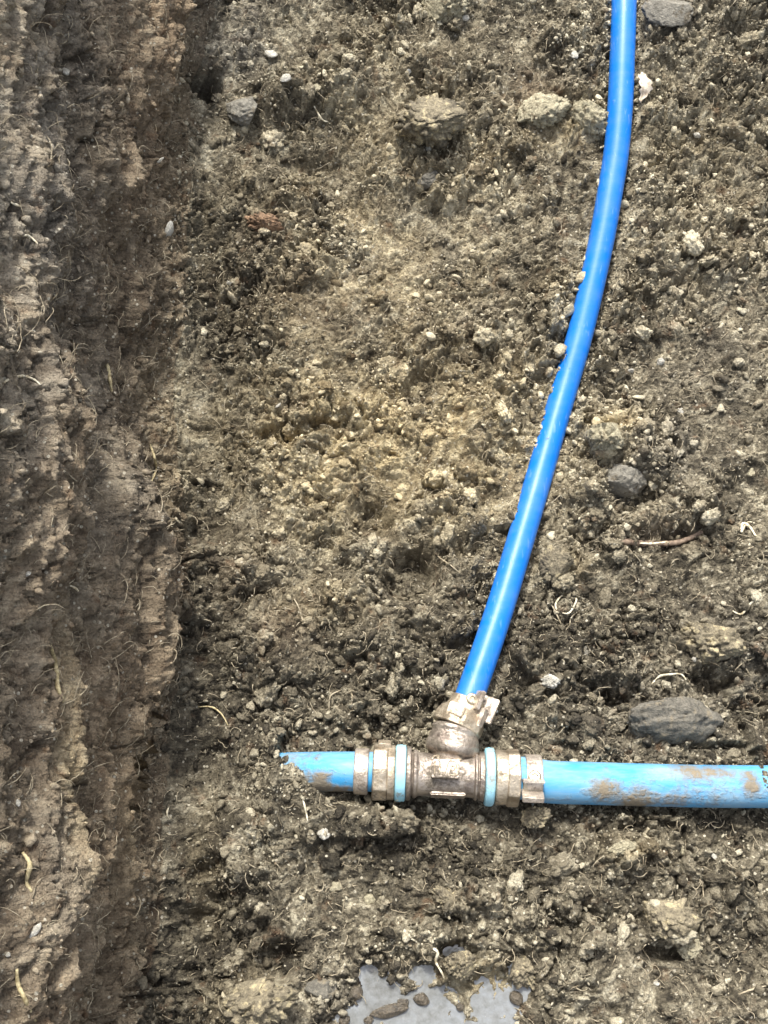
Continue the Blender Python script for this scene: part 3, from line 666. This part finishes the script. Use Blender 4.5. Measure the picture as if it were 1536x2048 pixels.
BIG = [
 ('flat_stone', 1345, 1436, 98, 62, 34, M_GREY, 'wide flat dark grey stone half sunk in the earth above the light blue pipe', 'stone', 8, .34, 31, .38),
 ('earth_clod', 1424, 1290, 56, 42, 40, M_CLOD, 'rounded clod with a pale crumbly crust above the wide flat grey stone', 'clod', -20, .35, 2, .35),
 ('smooth_clod', 1246, 962, 44, 40, 34, M_SMOOTH, 'smooth grey-brown clod in a hollow right of the blue branch pipe', 'clod', 30, .25, 3, .45),
 ('yellow_clod', 1222, 872, 44, 36, 34, M_PALE, 'knobbly yellow clod just above the smooth grey-brown clod', 'clod', 10, .5, 4, .35),
 ('pale_stone', 1090, 220, 50, 34, 30, M_PALE, 'blunt pale yellow stone left of the pipe, the lefthand one of a touching pair', 'stone', 10, .3, 5, .5),
 ('pale_stone', 1176, 238, 46, 40, 30, M_PALE, 'pale yellow stone touching the upper part of the blue branch pipe', 'stone', -30, .3, 6, .5),
 ('earth_clod', 862, 246, 66, 42, 36, M_CLOD, 'broad brown clod overhanging a dark crack near the top of the trench floor', 'clod', 8, .35, 7, .5),
 ('green_stone', 856, 362, 25, 19, 15, M_GREY, 'small greenish grey angular stone below the broad brown clod', 'stone', 30, .3, 8, .4),
 ('pale_boulder', 892, 12, 50, 34, 34, M_PALE, 'large pale stone cut by the top edge of the view', 'stone', 0, .25, 9, .5),
 ('smooth_clod', 1335, 22, 48, 36, 22, M_SMOOTH, 'smooth grey clay slab at the top right of the pipe', 'clod', -10, .2, 10, .45),
 ('grey_clod', 488, 222, 32, 34, 22, M_SMOOTH, 'dull grey stone beside the trench wall under the dark hole', 'stone', 20, .25, 11, .4),
 ('earth_clod', 1110, 1128, 48, 34, 28, M_CLOD, 'crusty tan clod close to the right side of the branch pipe', 'clod', 35, .45, 12, .4),
 ('rusty_clod', 534, 448, 36, 22, 18, M_RUST, 'rust-brown clod near the trench wall', 'clod', -20, .4, 13, .4),
 ('yellow_clod', 1074, 1638, 27, 21, 18, M_CLOD, 'yellowish clod just below the right end of the brass tee', 'clod', 15, .4, 14, .35),
 ('earth_clod', 1336, 1838, 58, 40, 38, M_CLOD, 'large pinkish brown clod with a dark gap beneath at lower right', 'clod', -25, .35, 15, .35),
 ('tan_clod', 1375, 1896, 24, 20, 18, M_PALE, 'small tan clod right beside the large pinkish brown clod', 'clod', 40, .45, 16, .35),
 ('earth_clod', 894, 1806, 34, 27, 24, M_CLOD, 'pale topped clod midway between the brass tee and the puddle', 'clod', 0, .4, 17, .35),
 ('round_stone', 918, 1932, 34, 28, 26, M_CLOD, 'rounded muddy stone at the upper edge of the puddle right of the long root', 'stone', 5, .2, 18, .35),
 ('earth_clod', 1050, 1934, 34, 34, 26, M_CLOD, 'dark angular clod beside the narrow arm of the puddle', 'clod', 20, .3, 19, .35),
 ('tan_clod', 512, 2004, 58, 44, 40, M_CLOD, 'big crumbling tan clod left of the puddle at the bottom of the view', 'clod', 10, .45, 20, .4),
 ('earth_clod', 640, 1985, 30, 24, 20, M_GREY, 'grey brown clod just left of the puddle', 'clod', 10, .3, 21, .4),
 ('yellow_flake', 1250, 1692, 32, 14, 12, M_PALE, 'yellow earthy flake below the light blue pipe', 'clod', 25, .4, 22, .35),
 ('pebble', 1180, 1395, 14, 10, 8, M_CLOD, 'oval brown pebble between the branch clamp and the wide flat stone', 'pebble', 0, .2, 23, .35),
 ('white_lump', 1104, 1362, 17, 13, 11, M_WHITE, 'lumpy white stone chip right of the branch pipe clamp', 'stone chip', 20, .35, 24, .3),
 ('grey_chip', 1176, 1306, 17, 13, 7, M_SMOOTH, 'leaf-shaped smooth grey chip above the lumpy white stone chip', 'stone chip', 45, .15, 25, .25),
 ('earth_clod', 1040, 1010, 0.1, 0.1, 0.1, M_CLOD, '', '', 0, .3, 26, .4),
]
for (nm, px, py, rx, ry, rz, mt, lab, cat, ang, lump, sd_, sink) in BIG:
    if rx > 1: rock(nm, px, py, rx, ry, rz, mt, lab, cat, None, ang, lump, sd_, sink, 5, 1 if nm == 'flat_stone' else 3, .10, .05 if mt in (M_GREY, M_SMOOTH) else (.16 if mt is M_PALE else .24))
WET = [(842, 1998, 17, 12, 'oval dark pebble standing in the middle of the puddle'), (778, 2022, 40, 13, 'long wet brown stone lying in the puddle'), (712, 1985, 18, 14, 'wet brown pebble near the left shore of the puddle'),
       (820, 2004, 0, 0, ''), (1032, 1996, 13, 15, 'pointed wet pebble at the right shore of the puddle'), (737, 2040, 10, 8, 'small round wet pebble at the bottom left of the puddle'), (921, 2014, 9, 8, 'tiny tan pebble poking out of the open water'),
       (806, 2006, 11, 9, 'small wet pebble just left of the oval dark pebble'), (688, 2040, 12, 10, 'wet pebble at the lower left corner of the puddle')]
for i, (px, py, rx, ry, lab) in enumerate(WET):
    if rx:
        o = rock('wet_pebble', px, py, rx, ry, min(rx, ry) * .9, M_WET, lab, 'pebble', 'wet pebbles in the puddle', (i * 37) % 50 - 20 if rx < 30 else 12, .25, 40 + i, .5, 4, 2, .04, .04)
        c = P(px, py, WZ + .0012); o.location = c
WHT = [(858, 298, 7, 8, 'white pebble above the small greenish stone'), (1147, 111, 8, 8, 'white pebble left of the pipe near the top'), (1391, 268, 10, 5, 'flat white pebble at upper right'),
       (568, 156, 13, 7, 'long white chip in the pale rubble near the wall'), (540, 108, 16, 10, 'brightest white chip in the pale rubble beside the wall'), (818, 143, 6, 6, 'white dot of stone left of the broad brown clod'),
       (632, 178, 12, 9, 'cream chip right of the pale rubble'), (1430, 1713, 7, 5, 'tiny bright white pebble below the light blue pipe at right'), (1311, 1964, 7, 5, 'white grain in the lower right earth'),
       (42, 1600, 6, 10, 'white pebble stuck in the lower trench wall'), (1388, 1318, 6, 6, 'white pebble set in the crusty clod above the flat stone'), (1320, 722, 8, 9, 'pale pebble right of the pipe, the upper of two'),
       (1362, 822, 7, 6, 'pale pebble right of the pipe, the lower of two'), (1000, 905, 11, 12, 'cream stone chip left of the pipe on the yellow earth'), (748, 2000, 0, 0, ''), (670, 1772, 13, 11, 'cream chip on the earth below the left pipe'),
       (740, 1800, 12, 12, 'pale chip left of the pale topped clod'), (72, 1860, 8, 20, 'cream streak of stone in the lower trench wall'), (18, 1905, 5, 6, 'white grain at the lower left edge of the wall'), (456, 563, 6, 5, 'small white grain near the foot of the wall'),
       (322, 320, 5, 10, 'white flake in the upper wall edge'), (336, 458, 12, 20, 'cream triangular flake on the wall edge'), (135, 140, 7, 11, 'cream chip high in the trench wall'), (555, 812, 7, 5, 'white grain left of the yellow earth'),
       (52, 1145, 5, 6, 'white dot in the middle of the wall, upper one'), (75, 1168, 5, 5, 'white dot in the middle of the wall, lower one'), (1500, 945, 8, 10, 'yellow chip near the right edge'), (1365, 1700, 10, 10, 'pale leafy chip below the light blue pipe'),
       (650, 1665, 12, 14, 'grey white stone below the left pipe end'), (1250, 1505, 0, 0, ''), (930, 38, 9, 6, 'white chip beside the large pale stone at the top'), (1262, 740, 7, 6, 'cream pebble close to the right side of the pipe')]
for i, (px, py, rx, ry, lab) in enumerate(WHT):
    if rx: rock('white_chip', px, py, rx, ry, min(rx, ry) * .6, M_WHITE if i not in (6, 13, 15, 16, 26, 27) else M_PALE, lab, 'stone chip', 'small pale chips and pebbles in the earth', (i * 53) % 90 - 45, .55, 80 + i, .35, 3, 4, .10)
print('stones', round(time.time() - T0, 1))

# ------------------------------------------------------------------ roots, twig, leaf
def root(name, pts, wpx, label, cat='root', mat=M_ROOT, arch=0.003, taper=.5, seed=0, group='single roots in the trench'):
    q = []
    for k, (a, b) in enumerate(pts):
        p, nrm = surf(a, b); h = arch * math.sin(math.pi * k / (len(pts) - 1)) ** .6 - .0004
        q.append(p + nrm * h)
    zz = [p.z for p in q]
    c = catmull(q, 7); n = len(c); g = random.Random(seed); sc = 0.00039
    ra = [wpx * .5 * sc * (1 - taper * abs(2 * i / (n - 1) - .9)) * g.uniform(.82, 1.15) for i in range(n)]
    v, fq = tube(c, ra, 8); o = place(name, v, fq, mat, base=tuple(c[0])); tag(o, label, cat, group); return o
RT = [
 ([(1536, 1078), (1512, 1074), (1502, 1058), (1486, 1050), (1480, 1060), (1492, 1045), (1510, 1046)], 6, 'pale curling root at the right edge beyond the twig', M_ROOT),
 ([(1264, 1390), (1284, 1384), (1306, 1366), (1320, 1350), (1340, 1343), (1362, 1350), (1372, 1358)], 6, 'pale arched root lying just above the wide flat grey stone', M_ROOT),
 ([(1116, 1228), (1114, 1208), (1122, 1193), (1138, 1191), (1150, 1202), (1146, 1218), (1134, 1228), (1120, 1226)], 5, 'small root curled into a ring right of the pipe', M_ROOT),
 ([(1092, 1200), (1108, 1218), (1122, 1240), (1130, 1252)], 4, 'straight thin root crossing beneath the ring-shaped root', M_FIBRE),
 ([(1176, 1214), (1156, 1226), (1142, 1238), (1136, 1252)], 4, 'pale thin root right of the ring-shaped root', M_FIBRE),
 ([(1518, 1180), (1512, 1198), (1500, 1214), (1480, 1228), (1460, 1218)], 6, 'hooked root at the right edge above the crusty clod', M_ROOT),
 ([(606, 1596), (609, 1610), (614, 1626), (617, 1642)], 5, 'short white root below the left end of the light blue pipe', M_ROOT),
 ([(822, 1876), (846, 1890), (868, 1902), (878, 1924), (888, 1950), (894, 1976)], 6, 'long bent root reaching down into the puddle', M_ROOT),
 ([(628, 212), (636, 228), (650, 240), (664, 242)], 5, 'hooked white root in the dark earth near the top', M_ROOT),
 ([(656, 1426), (655, 1408), (664, 1392), (682, 1382)], 4, 'thin arched root above the left pipe', M_FIBRE),
 ([(696, 1376), (706, 1388), (705, 1402), (697, 1412)], 4, 'thin hooked root right of the arched one above the left pipe', M_FIBRE),
 ([(398, 1414), (424, 1414), (446, 1428), (457, 1452)], 4, 'yellowish thin root bending down left of the pipe', M_ROOTY),
 ([(2, 776), (18, 762), (40, 758), (64, 762), (84, 768)], 5, 'grey root sticking from the upper part of the wall', M_ROOT),
 ([(206, 712), (212, 734), (218, 760), (226, 786)], 9, 'thick yellow root streak in the middle of the wall', M_ROOTY),
 ([(300, 890), (304, 912), (310, 935), (306, 962)], 6, 'yellow root streak above the wall foot', M_ROOTY),
 ([(46, 1700), (52, 1730), (56, 1756), (60, 1780)], 8, 'upper yellow root streak in the lower wall', M_ROOTY),
 ([(38, 1935), (48, 1970), (58, 2005), (72, 2040)], 8, 'yellow root running off the bottom left of the wall', M_ROOTY),
 ([(100, 1290), (112, 1330), (118, 1370), (130, 1410)], 9, 'wide yellowish root band in the wall below the middle', M_ROOTY),
 ([(588, 1198), (598, 1218), (606, 1240), (612, 1250)], 3.5, 'short thin root left of the dark hollow', M_FIBRE),
 ([(872, 1110), (888, 1122), (904, 1134), (922, 1144)], 3.5, 'short straight root left of the branch pipe', M_FIBRE),
 ([(1310, 1438), (1326, 1446), (1348, 1456)], 4, 'short pale root lying on the wide flat grey stone', M_ROOT),
 ([(1478, 1990), (1500, 1982), (1536, 1974)], 4, 'thin root at the bottom right edge', M_FIBRE),
 ([(1384, 1750), (1400, 1764), (1408, 1785), (1404, 1806)], 3.5, 'thin bowed root in the lower right earth', M_FIBRE),
 ([(50, 474), (66, 484), (82, 494)], 5, 'white sliver of root in the upper wall', M_ROOT),
 ([(20, 406), (32, 408), (42, 414)], 5, 'short white root at the left edge of the upper wall', M_ROOT),
 ([(142, 1172), (152, 1180), (164, 1194)], 4.5, 'white sliver of root in the middle of the wall', M_ROOT),
 ([(336, 1612), (334, 1628), (342, 1644)], 4.5, 'short white forked root at the lower wall edge', M_ROOT),
 ([(1262, 205), (1290, 196), (1316, 184)], 0, '', M_FIBRE),
 ([(1290, 92), (1318, 88), (1340, 72)], 4, 'pale rootlet right of the top of the pipe', M_FIBRE),
]
for i, (pts, wpx, lab, mt) in enumerate(RT):
    if wpx: root('root', pts, wpx, lab, mat=mt, seed=i, arch=.0022)
root('twig', [(1218, 1092), (1250, 1088), (1290, 1084), (1330, 1090), (1366, 1080), (1404, 1064)], 14, 'brown twig with a pale peeled sliver lying right of the branch pipe', 'twig', M_TWIG, .004, .25, 51, None)
root('bark_sliver', [(1276, 1083), (1300, 1081), (1322, 1087), (1332, 1093)], 5, 'pale peeled sliver of bark on the brown twig', 'bark', M_ROOT, .009, .5, 52, None)
# curled dry leaf beside the pipe
p, nrm = surf(1284, 172)
vsl, fsl = [], []
for i in range(11):
    t = i / 10; c = P(1279 + 12 * math.sin(t * 3.0) , 150 + 56 * t, p.z + .004 + .004 * math.sin(t * 5)); wd = .0055 * math.sin(math.pi * min(1, t * .9 + .06)) ** .7 * (1 + .25 * math.sin(i * 2.3))
    for k in range(5): s = k / 2 - 1; vsl.append((c.x + s * wd, c.y + .001 * s, c.z + .003 * s * s))
for i in range(10):
    for k in range(4): fsl.append((i * 5 + k, i * 5 + k + 1, i * 5 + k + 6, i * 5 + k + 5))
o = place('dry_leaf', vsl, fsl, M_LEAF); tag(o, 'curled cream dry leaf leaning against the right side of the branch pipe', 'leaf'); md = o.modifiers.new('solid', 'SOLIDIFY'); md.thickness = .0004
print('roots', round(time.time() - T0, 1))

# ------------------------------------------------------------------ pipes
def dirt_attr(v, spots):
    v = np.asarray(v); d = np.zeros(len(v))
    for px, py, z, r, a in spots:
        c = np.array(P(px, py, z)[:]); d = np.maximum(d, a * np.exp(-((v - c) ** 2).sum(1) / (r * r)))
    return d
def densify(line, step=.002):
    out = [line[0]]
    for a, b in zip(line[:-1], line[1:]):
        n = max(1, int((b - a).length / step)); out += [a + (b - a) * (k / n) for k in range(1, n + 1)]
    return out
def pipe(name, line, r, mat, label, spots):
    line = densify([p for p in line if abs(p.y) < 2 and p.x < 1.2])
    wob = random.Random(3)
    v, fq = tube(line, r, 48); o = place(name, v, fq, mat, base=tuple(line[0]), attrs=dict(dirt=dirt_attr(v, spots))); tag(o, label, 'pipe'); return o
pr = pipe('light_blue_pipe', rp, RR, M_PIPE_L, 'light blue water pipe running right from the brass tee, smeared with mud', [(1205, 1572, .03, .013, .6), (1232, 1578, .03, .010, .5), (1275, 1580, .03, .014, .5), (1265, 1594, .02, .018, .6), (1305, 1552, .03, .010, .45), (1380, 1536, .025, .022, .55), (1430, 1534, .025, .02, .55), (1502, 1570, .03, .008, .8), (1500, 1550, .03, .008, .6),
     (1210, 1535, .03, .006, .5), (1420, 1592, .02, .012, .5), (1350, 1590, .02, .012, .55), (1100, 1600, .01, .008, .5)])
pl = pipe('light_blue_pipe', lp, RL, M_PIPE_L, 'short light blue pipe end left of the brass tee, its tip buried in the earth', [(640, 1568, .028, .012, 1.0), (596, 1575, .02, .020, 1.1), (560, 1560, .02, .014, 1.1), (635, 1522, .028, .006, .6), (680, 1582, .02, .012, .9), (575, 1530, .02, .008, .5)])
pb = pipe('deep_blue_pipe', br, RB, M_PIPE_D, 'thin deep blue water pipe climbing from the tee branch to the top of the view', [(1266, 12, .11, .005, .8), (1240, 330, .09, .006, .7), (1216, 345, .09, .009, 1.1), (1222, 545, .08, .006, .5), (1148, 760, .04, .007, .35), (1262, 180, .1, .004, .6)])

# ------------------------------------------------------------------ the brass tee
tee = empty('tee_fitting', (O.x, O.y, 0.0)); tag(tee, 'dull brass compression tee with light blue rings joining the three blue pipes', 'pipe fitting')
UP = Vector((0, 0, 1))
def frame(d):
    d = d.normalized(); u = (UP - d * d.dot(UP)).normalized(); s = d.cross(u); return d, u, s
def lathe(origin, d, profile, seg=72, poly=None):
    """profile: (distance, radius[, polygon sides, phase])"""
    d, u, s = frame(d); vs, fs = [], []
    for pr_ in profile:
        t, r = pr_[0], pr_[1]
        for k in range(seg):
            a = 2 * math.pi * k / seg; rad = r
            if len(pr_) > 2:
                n_, ph = pr_[2], pr_[3]; aa = ((a - ph) % (2 * math.pi / n_)) - math.pi / n_
                rad = r * min(1.0, 1.01 * math.cos(math.pi / n_) / math.cos(aa))
            vs.append(tuple(origin + d * t + (u * math.cos(a) + s * math.sin(a)) * rad))
    n = len(profile)
    for i in range(n - 1):
        for k in range(seg): fs.append((i * seg + k, (i) * seg + (k + 1) % seg, (i + 1) * seg + (k + 1) % seg, (i + 1) * seg + k))
    return vs, fs
def crease(o, ang=38):
    for p in o.data.polygons: p.use_smooth = True
    o.data.set_sharp_from_angle(angle=R(ang)); return o
def soften(prof, b=0.0004):
    """round every corner of a lathe profile a little"""
    out = [prof[0]]
    for i in range(1, len(prof) - 1):
        a, c, e = prof[i - 1], prof[i], prof[i + 1]
        for o_ in (a, e):
            L_ = math.hypot(o_[0] - c[0], o_[1] - c[1]) or 1; k = min(b / L_, .4)
            out.append((c[0] + (o_[0] - c[0]) * k, c[1] + (o_[1] - c[1]) * k) + tuple(c[2:]))
    out.append(prof[-1]); return out
def runpart(name, prof, mat, parent=tee, seg=72):
    pr_ = soften([((p[0] - 893) * S, p[1] * S) + tuple(p[2:]) for p in prof]); v, fq = lathe(O, XA, pr_, 96)
    return crease(place(name, v, fq, mat, parent), 22)
body = runpart('body', [(811, 30), (811, 50), (813, 53), (820, 53), (822, 50), (822.5, 43), (825, 43), (825.5, 46), (828, 48), (832, 47.5), (835, 44), (839, 43), (850, 42), (893, 41.5), (935, 42), (945, 43), (947, 43), (948, 46.5), (953, 47), (954, 42.5),
                        (957, 42.5), (957.5, 47), (963, 48), (967, 50), (968, 30)], M_BRASS)
B1 = P(913, 1456, .0215); B2 = P(937, 1400, .0215)
d1 = (B1 - O); L1_ = d1.length; d2 = (B2 - B1); L2_ = d2.length
v, fq = lathe(O, d1, soften([(-.004, 30 * S), (0, 37 * S), (L1_ * .40, 38 * S), (L1_ * .44, 50 * S), (L1_ * .50, 54 * S), (L1_ * .58, 55 * S), (L1_ * .66, 54 * S), (L1_ * .69, 51.5 * S), (L1_ * .80, 51 * S), (L1_ * .83, 48 * S), (L1_ * .90, 48 * S), (L1_ * .93, 50 * S), (L1_ * 1.0, 49 * S), (L1_ * 1.01, 45 * S), (L1_ * 1.04, 44 * S), (L1_ * 1.05, 20 * S)], .0008))
nk = crease(place('branch_neck', v, fq, M_BRASS, tee)); 
v, fq = lathe(B1, d2, soften([(-.0005, 30 * S), (0, 51 * S), (.003, 53 * S, 8, .2), (L2_ * .30, 53 * S, 8, .2), (L2_ * .52, 47 * S, 8, .2), (L2_ * .60, 40 * S), (L2_ * .70, 38 * S), (L2_ * .72, 37 * S), (L2_ * 1.0, 35.5 * S), (L2_ * 1.0, 29 * S), (L2_ * .8, 28 * S)], .0005))
nb = crease(place('compression_nut', v, fq, M_BRASS2, tee), 18)
nl = runpart('compression_nut', [(746, 41), (745, 50, 8, 0), (747, 55.5, 8, 0), (773, 55.5, 8, 0), (775, 53, 8, 0), (776, 53.5), (788, 54), (790, 51), (790, 35)], M_BRASS2)
nr_ = runpart('compression_nut', [(988, 35), (988, 50), (990, 54), (1008, 54), (1011, 53), (1012, 54.5, 8, 0), (1014, 57, 8, 0), (1035, 57, 8, 0), (1037, 54, 8, 0), (1037.5, 41)], M_BRASS2)
rl = runpart('sealing_ring', [(790, 35), (790, 52), (792, 55.5), (803, 56), (806, 55), (809, 56), (811, 53), (811, 35)], M_RING)
r2 = runpart('sealing_ring', [(968, 35), (968, 52), (970, 56), (976, 57.5), (984, 57), (987, 54), (988, 35)], M_RING)
cl = runpart('clamp_collar', [(709, 36), (708, 43), (710, 45), (734, 45.5), (737, 44), (737, 36)], M_CLAMP)
cr = runpart('clamp_collar', [(1049, 40), (1048, 46), (1050, 47.5), (1078, 47.5), (1081, 46), (1081, 39)], M_CLAMP)
# light grips and screws
def box(name, c, ax, ux, dims, mat, parent, bev=.0006):
    """box at c, axis ax (length), up ux (height)"""
    ax = ax.normalized(); ux = (ux - ax * ux.dot(ax)).normalized(); sx = ax.cross(ux); bm = bmesh.new(); bmesh.ops.create_cube(bm, size=1)
    for v in bm.verts: v.co = Vector((v.co.x * dims[0], v.co.y * dims[1], v.co.z * dims[2]))
    bmesh.ops.bevel(bm, geom=bm.edges[:], offset=bev, segments=3, affect='EDGES')
    M = Matrix((ax, sx, ux)).transposed().to_4x4(); M.translation = c - parent_world(parent)
    bm.transform(M); me = bpy.data.meshes.new(name); bm.to_mesh(me); bm.free(); me.materials.append(mat)
    for p in me.polygons: p.use_smooth = True
    o = obj(name, me, parent); o.data.set_sharp_from_angle(angle=R(40)); return o
def parent_world(p):
    v = Vector((0, 0, 0))
    while p is not None: v += Vector(p.location); p = p.parent
    return v
_, U_, S_ = frame(XA)
def rad(a): return U_ * math.cos(a) + S_ * math.sin(a)     # a > 0 : which side? S_ = X x up
sgn = 1 if S_.y < 0 else -1
def lug(parent, px, off, hpx, wpx, tpx, rpx=46, name='clamp_lug'):
    a = sgn * math.asin(max(-1, min(1, off / rpx))); c = AX(px) + rad(a) * rpx * S
    return box(name, c + rad(a) * (hpx * S * .3), XA, rad(a), (wpx * S, tpx * S, hpx * S), M_CLAMP, parent)
lug(cr, 1060, 9, 26, 42, 8); lug(cr, 1060, 31, 30, 42, 13); 
box('clamp_bridge', AX(1060) + rad(sgn * .42) * 43 * S, XA, rad(sgn * .42), (38 * S, 22 * S, 8 * S), M_SCREW, cr)
def screw(parent, c, d, r):
    v, fq = lathe(c, d, soften([(-.004, r * .6), (0, r * .6), (0, r), (.0016, r), (.0024, r * .75), (.0024, r * .45), (.0012, r * .4), (.0012, 1e-5)], .0002), 24)
    # lathe builds from the given direction
    return crease(place('clamp_screw', np.array(v) - np.array(parent_world(parent)), fq, M_SCREW, parent, base=(0, 0, 0)))
screw(cr, AX(1063) + rad(sgn * .05) * 47 * S, rad(-sgn * .15) + Vector((.01, 0, 0)), 13 * S)
box('pull_tab', P(1066, 1612, .006), P(1068, 1628, .004) - P(1066, 1600, .006), UP, (28 * S, 5 * S, 3 * S), M_TAB, tee)
box('nut_lug', AX(767) + rad(-sgn * 1.15) * 54 * S, XA, rad(-sgn * 1.15), (26 * S, 24 * S, 18 * S), M_BRASS2, nl)
box('nut_lug', AX(1022) + rad(-sgn * .35) * 53 * S, XA * 1 + rad(-sgn * (.35 + math.pi / 2)) * .8, rad(-sgn * .35), (26 * S, 8 * S, 8 * S), M_BRASS2, nr_)
# branch clamp
D2, U2, S2 = frame(d2); s2 = 1 if S2.x > 0 else -1
def brl(t, off, hpx, lpx, tpx, nm='clamp_lug', mat=M_CLAMP, r=36):
    a = s2 * math.asin(off / 40); rv = U2 * math.cos(a) + S2 * math.sin(a)
    return box(nm, B1 + D2 * t + rv * (r * S), D2, rv, (lpx * S, tpx * S, hpx * S), mat, nb)
TL = L2_
brl(TL * 1.02, 19, 30, 40, 9); brl(TL * .92, 38, 40, 52, 13, r=43); brl(TL * .55, 32, 18, 40, 16, r=44)
brl(TL * .88, 28, 12, 20, 22, 'clamp_bridge', M_SCREW, 32)
a = s2 * .15; screw(nb, B1 + D2 * (TL * .97) + (U2 * math.cos(a) + S2 * math.sin(a)) * 34 * S, U2 * math.cos(a) + S2 * math.sin(a), 12 * S)
brl(TL * .42, -12, 8, 24, 34, 'nut_pad', M_BRASS2, 49)
box('pull_tab', P(985, 1416, .020), P(996, 1424, .020) - P(976, 1408, .020), UP, (26 * S, 7 * S, 4 * S), M_TAB, tee)
# cast pad and worn raised marks on the body
pad = box('cast_pad', AX(888) + rad(sgn * -.12) * 43 * S, XA, rad(sgn * -.12), (54 * S, 36 * S, 26 * S), M_BRASS, body, .0005)
def mark(pts, r=2.2, lift_=0, parent=body, h0=44, closed=False, name='cast_mark'):
    q = []
    for (u_, v_) in pts:      # u along the run in px, v px towards the far side
        if parent is pad: q.append(AX(888) + XA * (u_ - 888) * S + rad(sgn * -.12) * 56.5 * S - rad(sgn * (-.12 + math.pi / 2)) * v_ * S)
        else:
            a = -sgn * v_ / 43.0; q.append(AX(u_) + rad(a) * (h0 * S))
    if closed: q.append(q[0])
    c = catmull(q, 5); vv, ff = tube(c, r * S, 8); w0 = np.array(parent_world(parent))
    return place(name, np.array(vv) - w0, ff, M_BRASS2, parent, base=(0, 0, 0))
mark([(874, 26), (874, 44), (884, 48), (892, 42), (886, 36), (895, 30), (890, 24), (876, 25)], 3.2)
mark([(904, 28), (903, 42), (909, 48), (917, 42), (918, 30), (911, 25)], 3.2, closed=True)
mark([(862, 26), (866, 34), (872, 38)], 2.4)
mark([(884, -14), (890, 2), (894, 14), (906, 15), (911, 4), (911, -12), (897, -13)], 2.0, parent=pad); mark([(899, 4), (904, 6), (905, -1), (900, -4)], 1.6, parent=pad, closed=True)
mark([(867, -15), (867, 12)], 1.6, parent=pad); mark([(876, -13), (877, 8)], 1.4, parent=pad)
lower = box('cast_rib', AX(895) + rad(sgn * 1.25) * 42 * S, XA, rad(sgn * 1.25), (70 * S, 20 * S, 8 * S), M_BRASS, body, .0008)
print('done', round(time.time() - T0, 1))
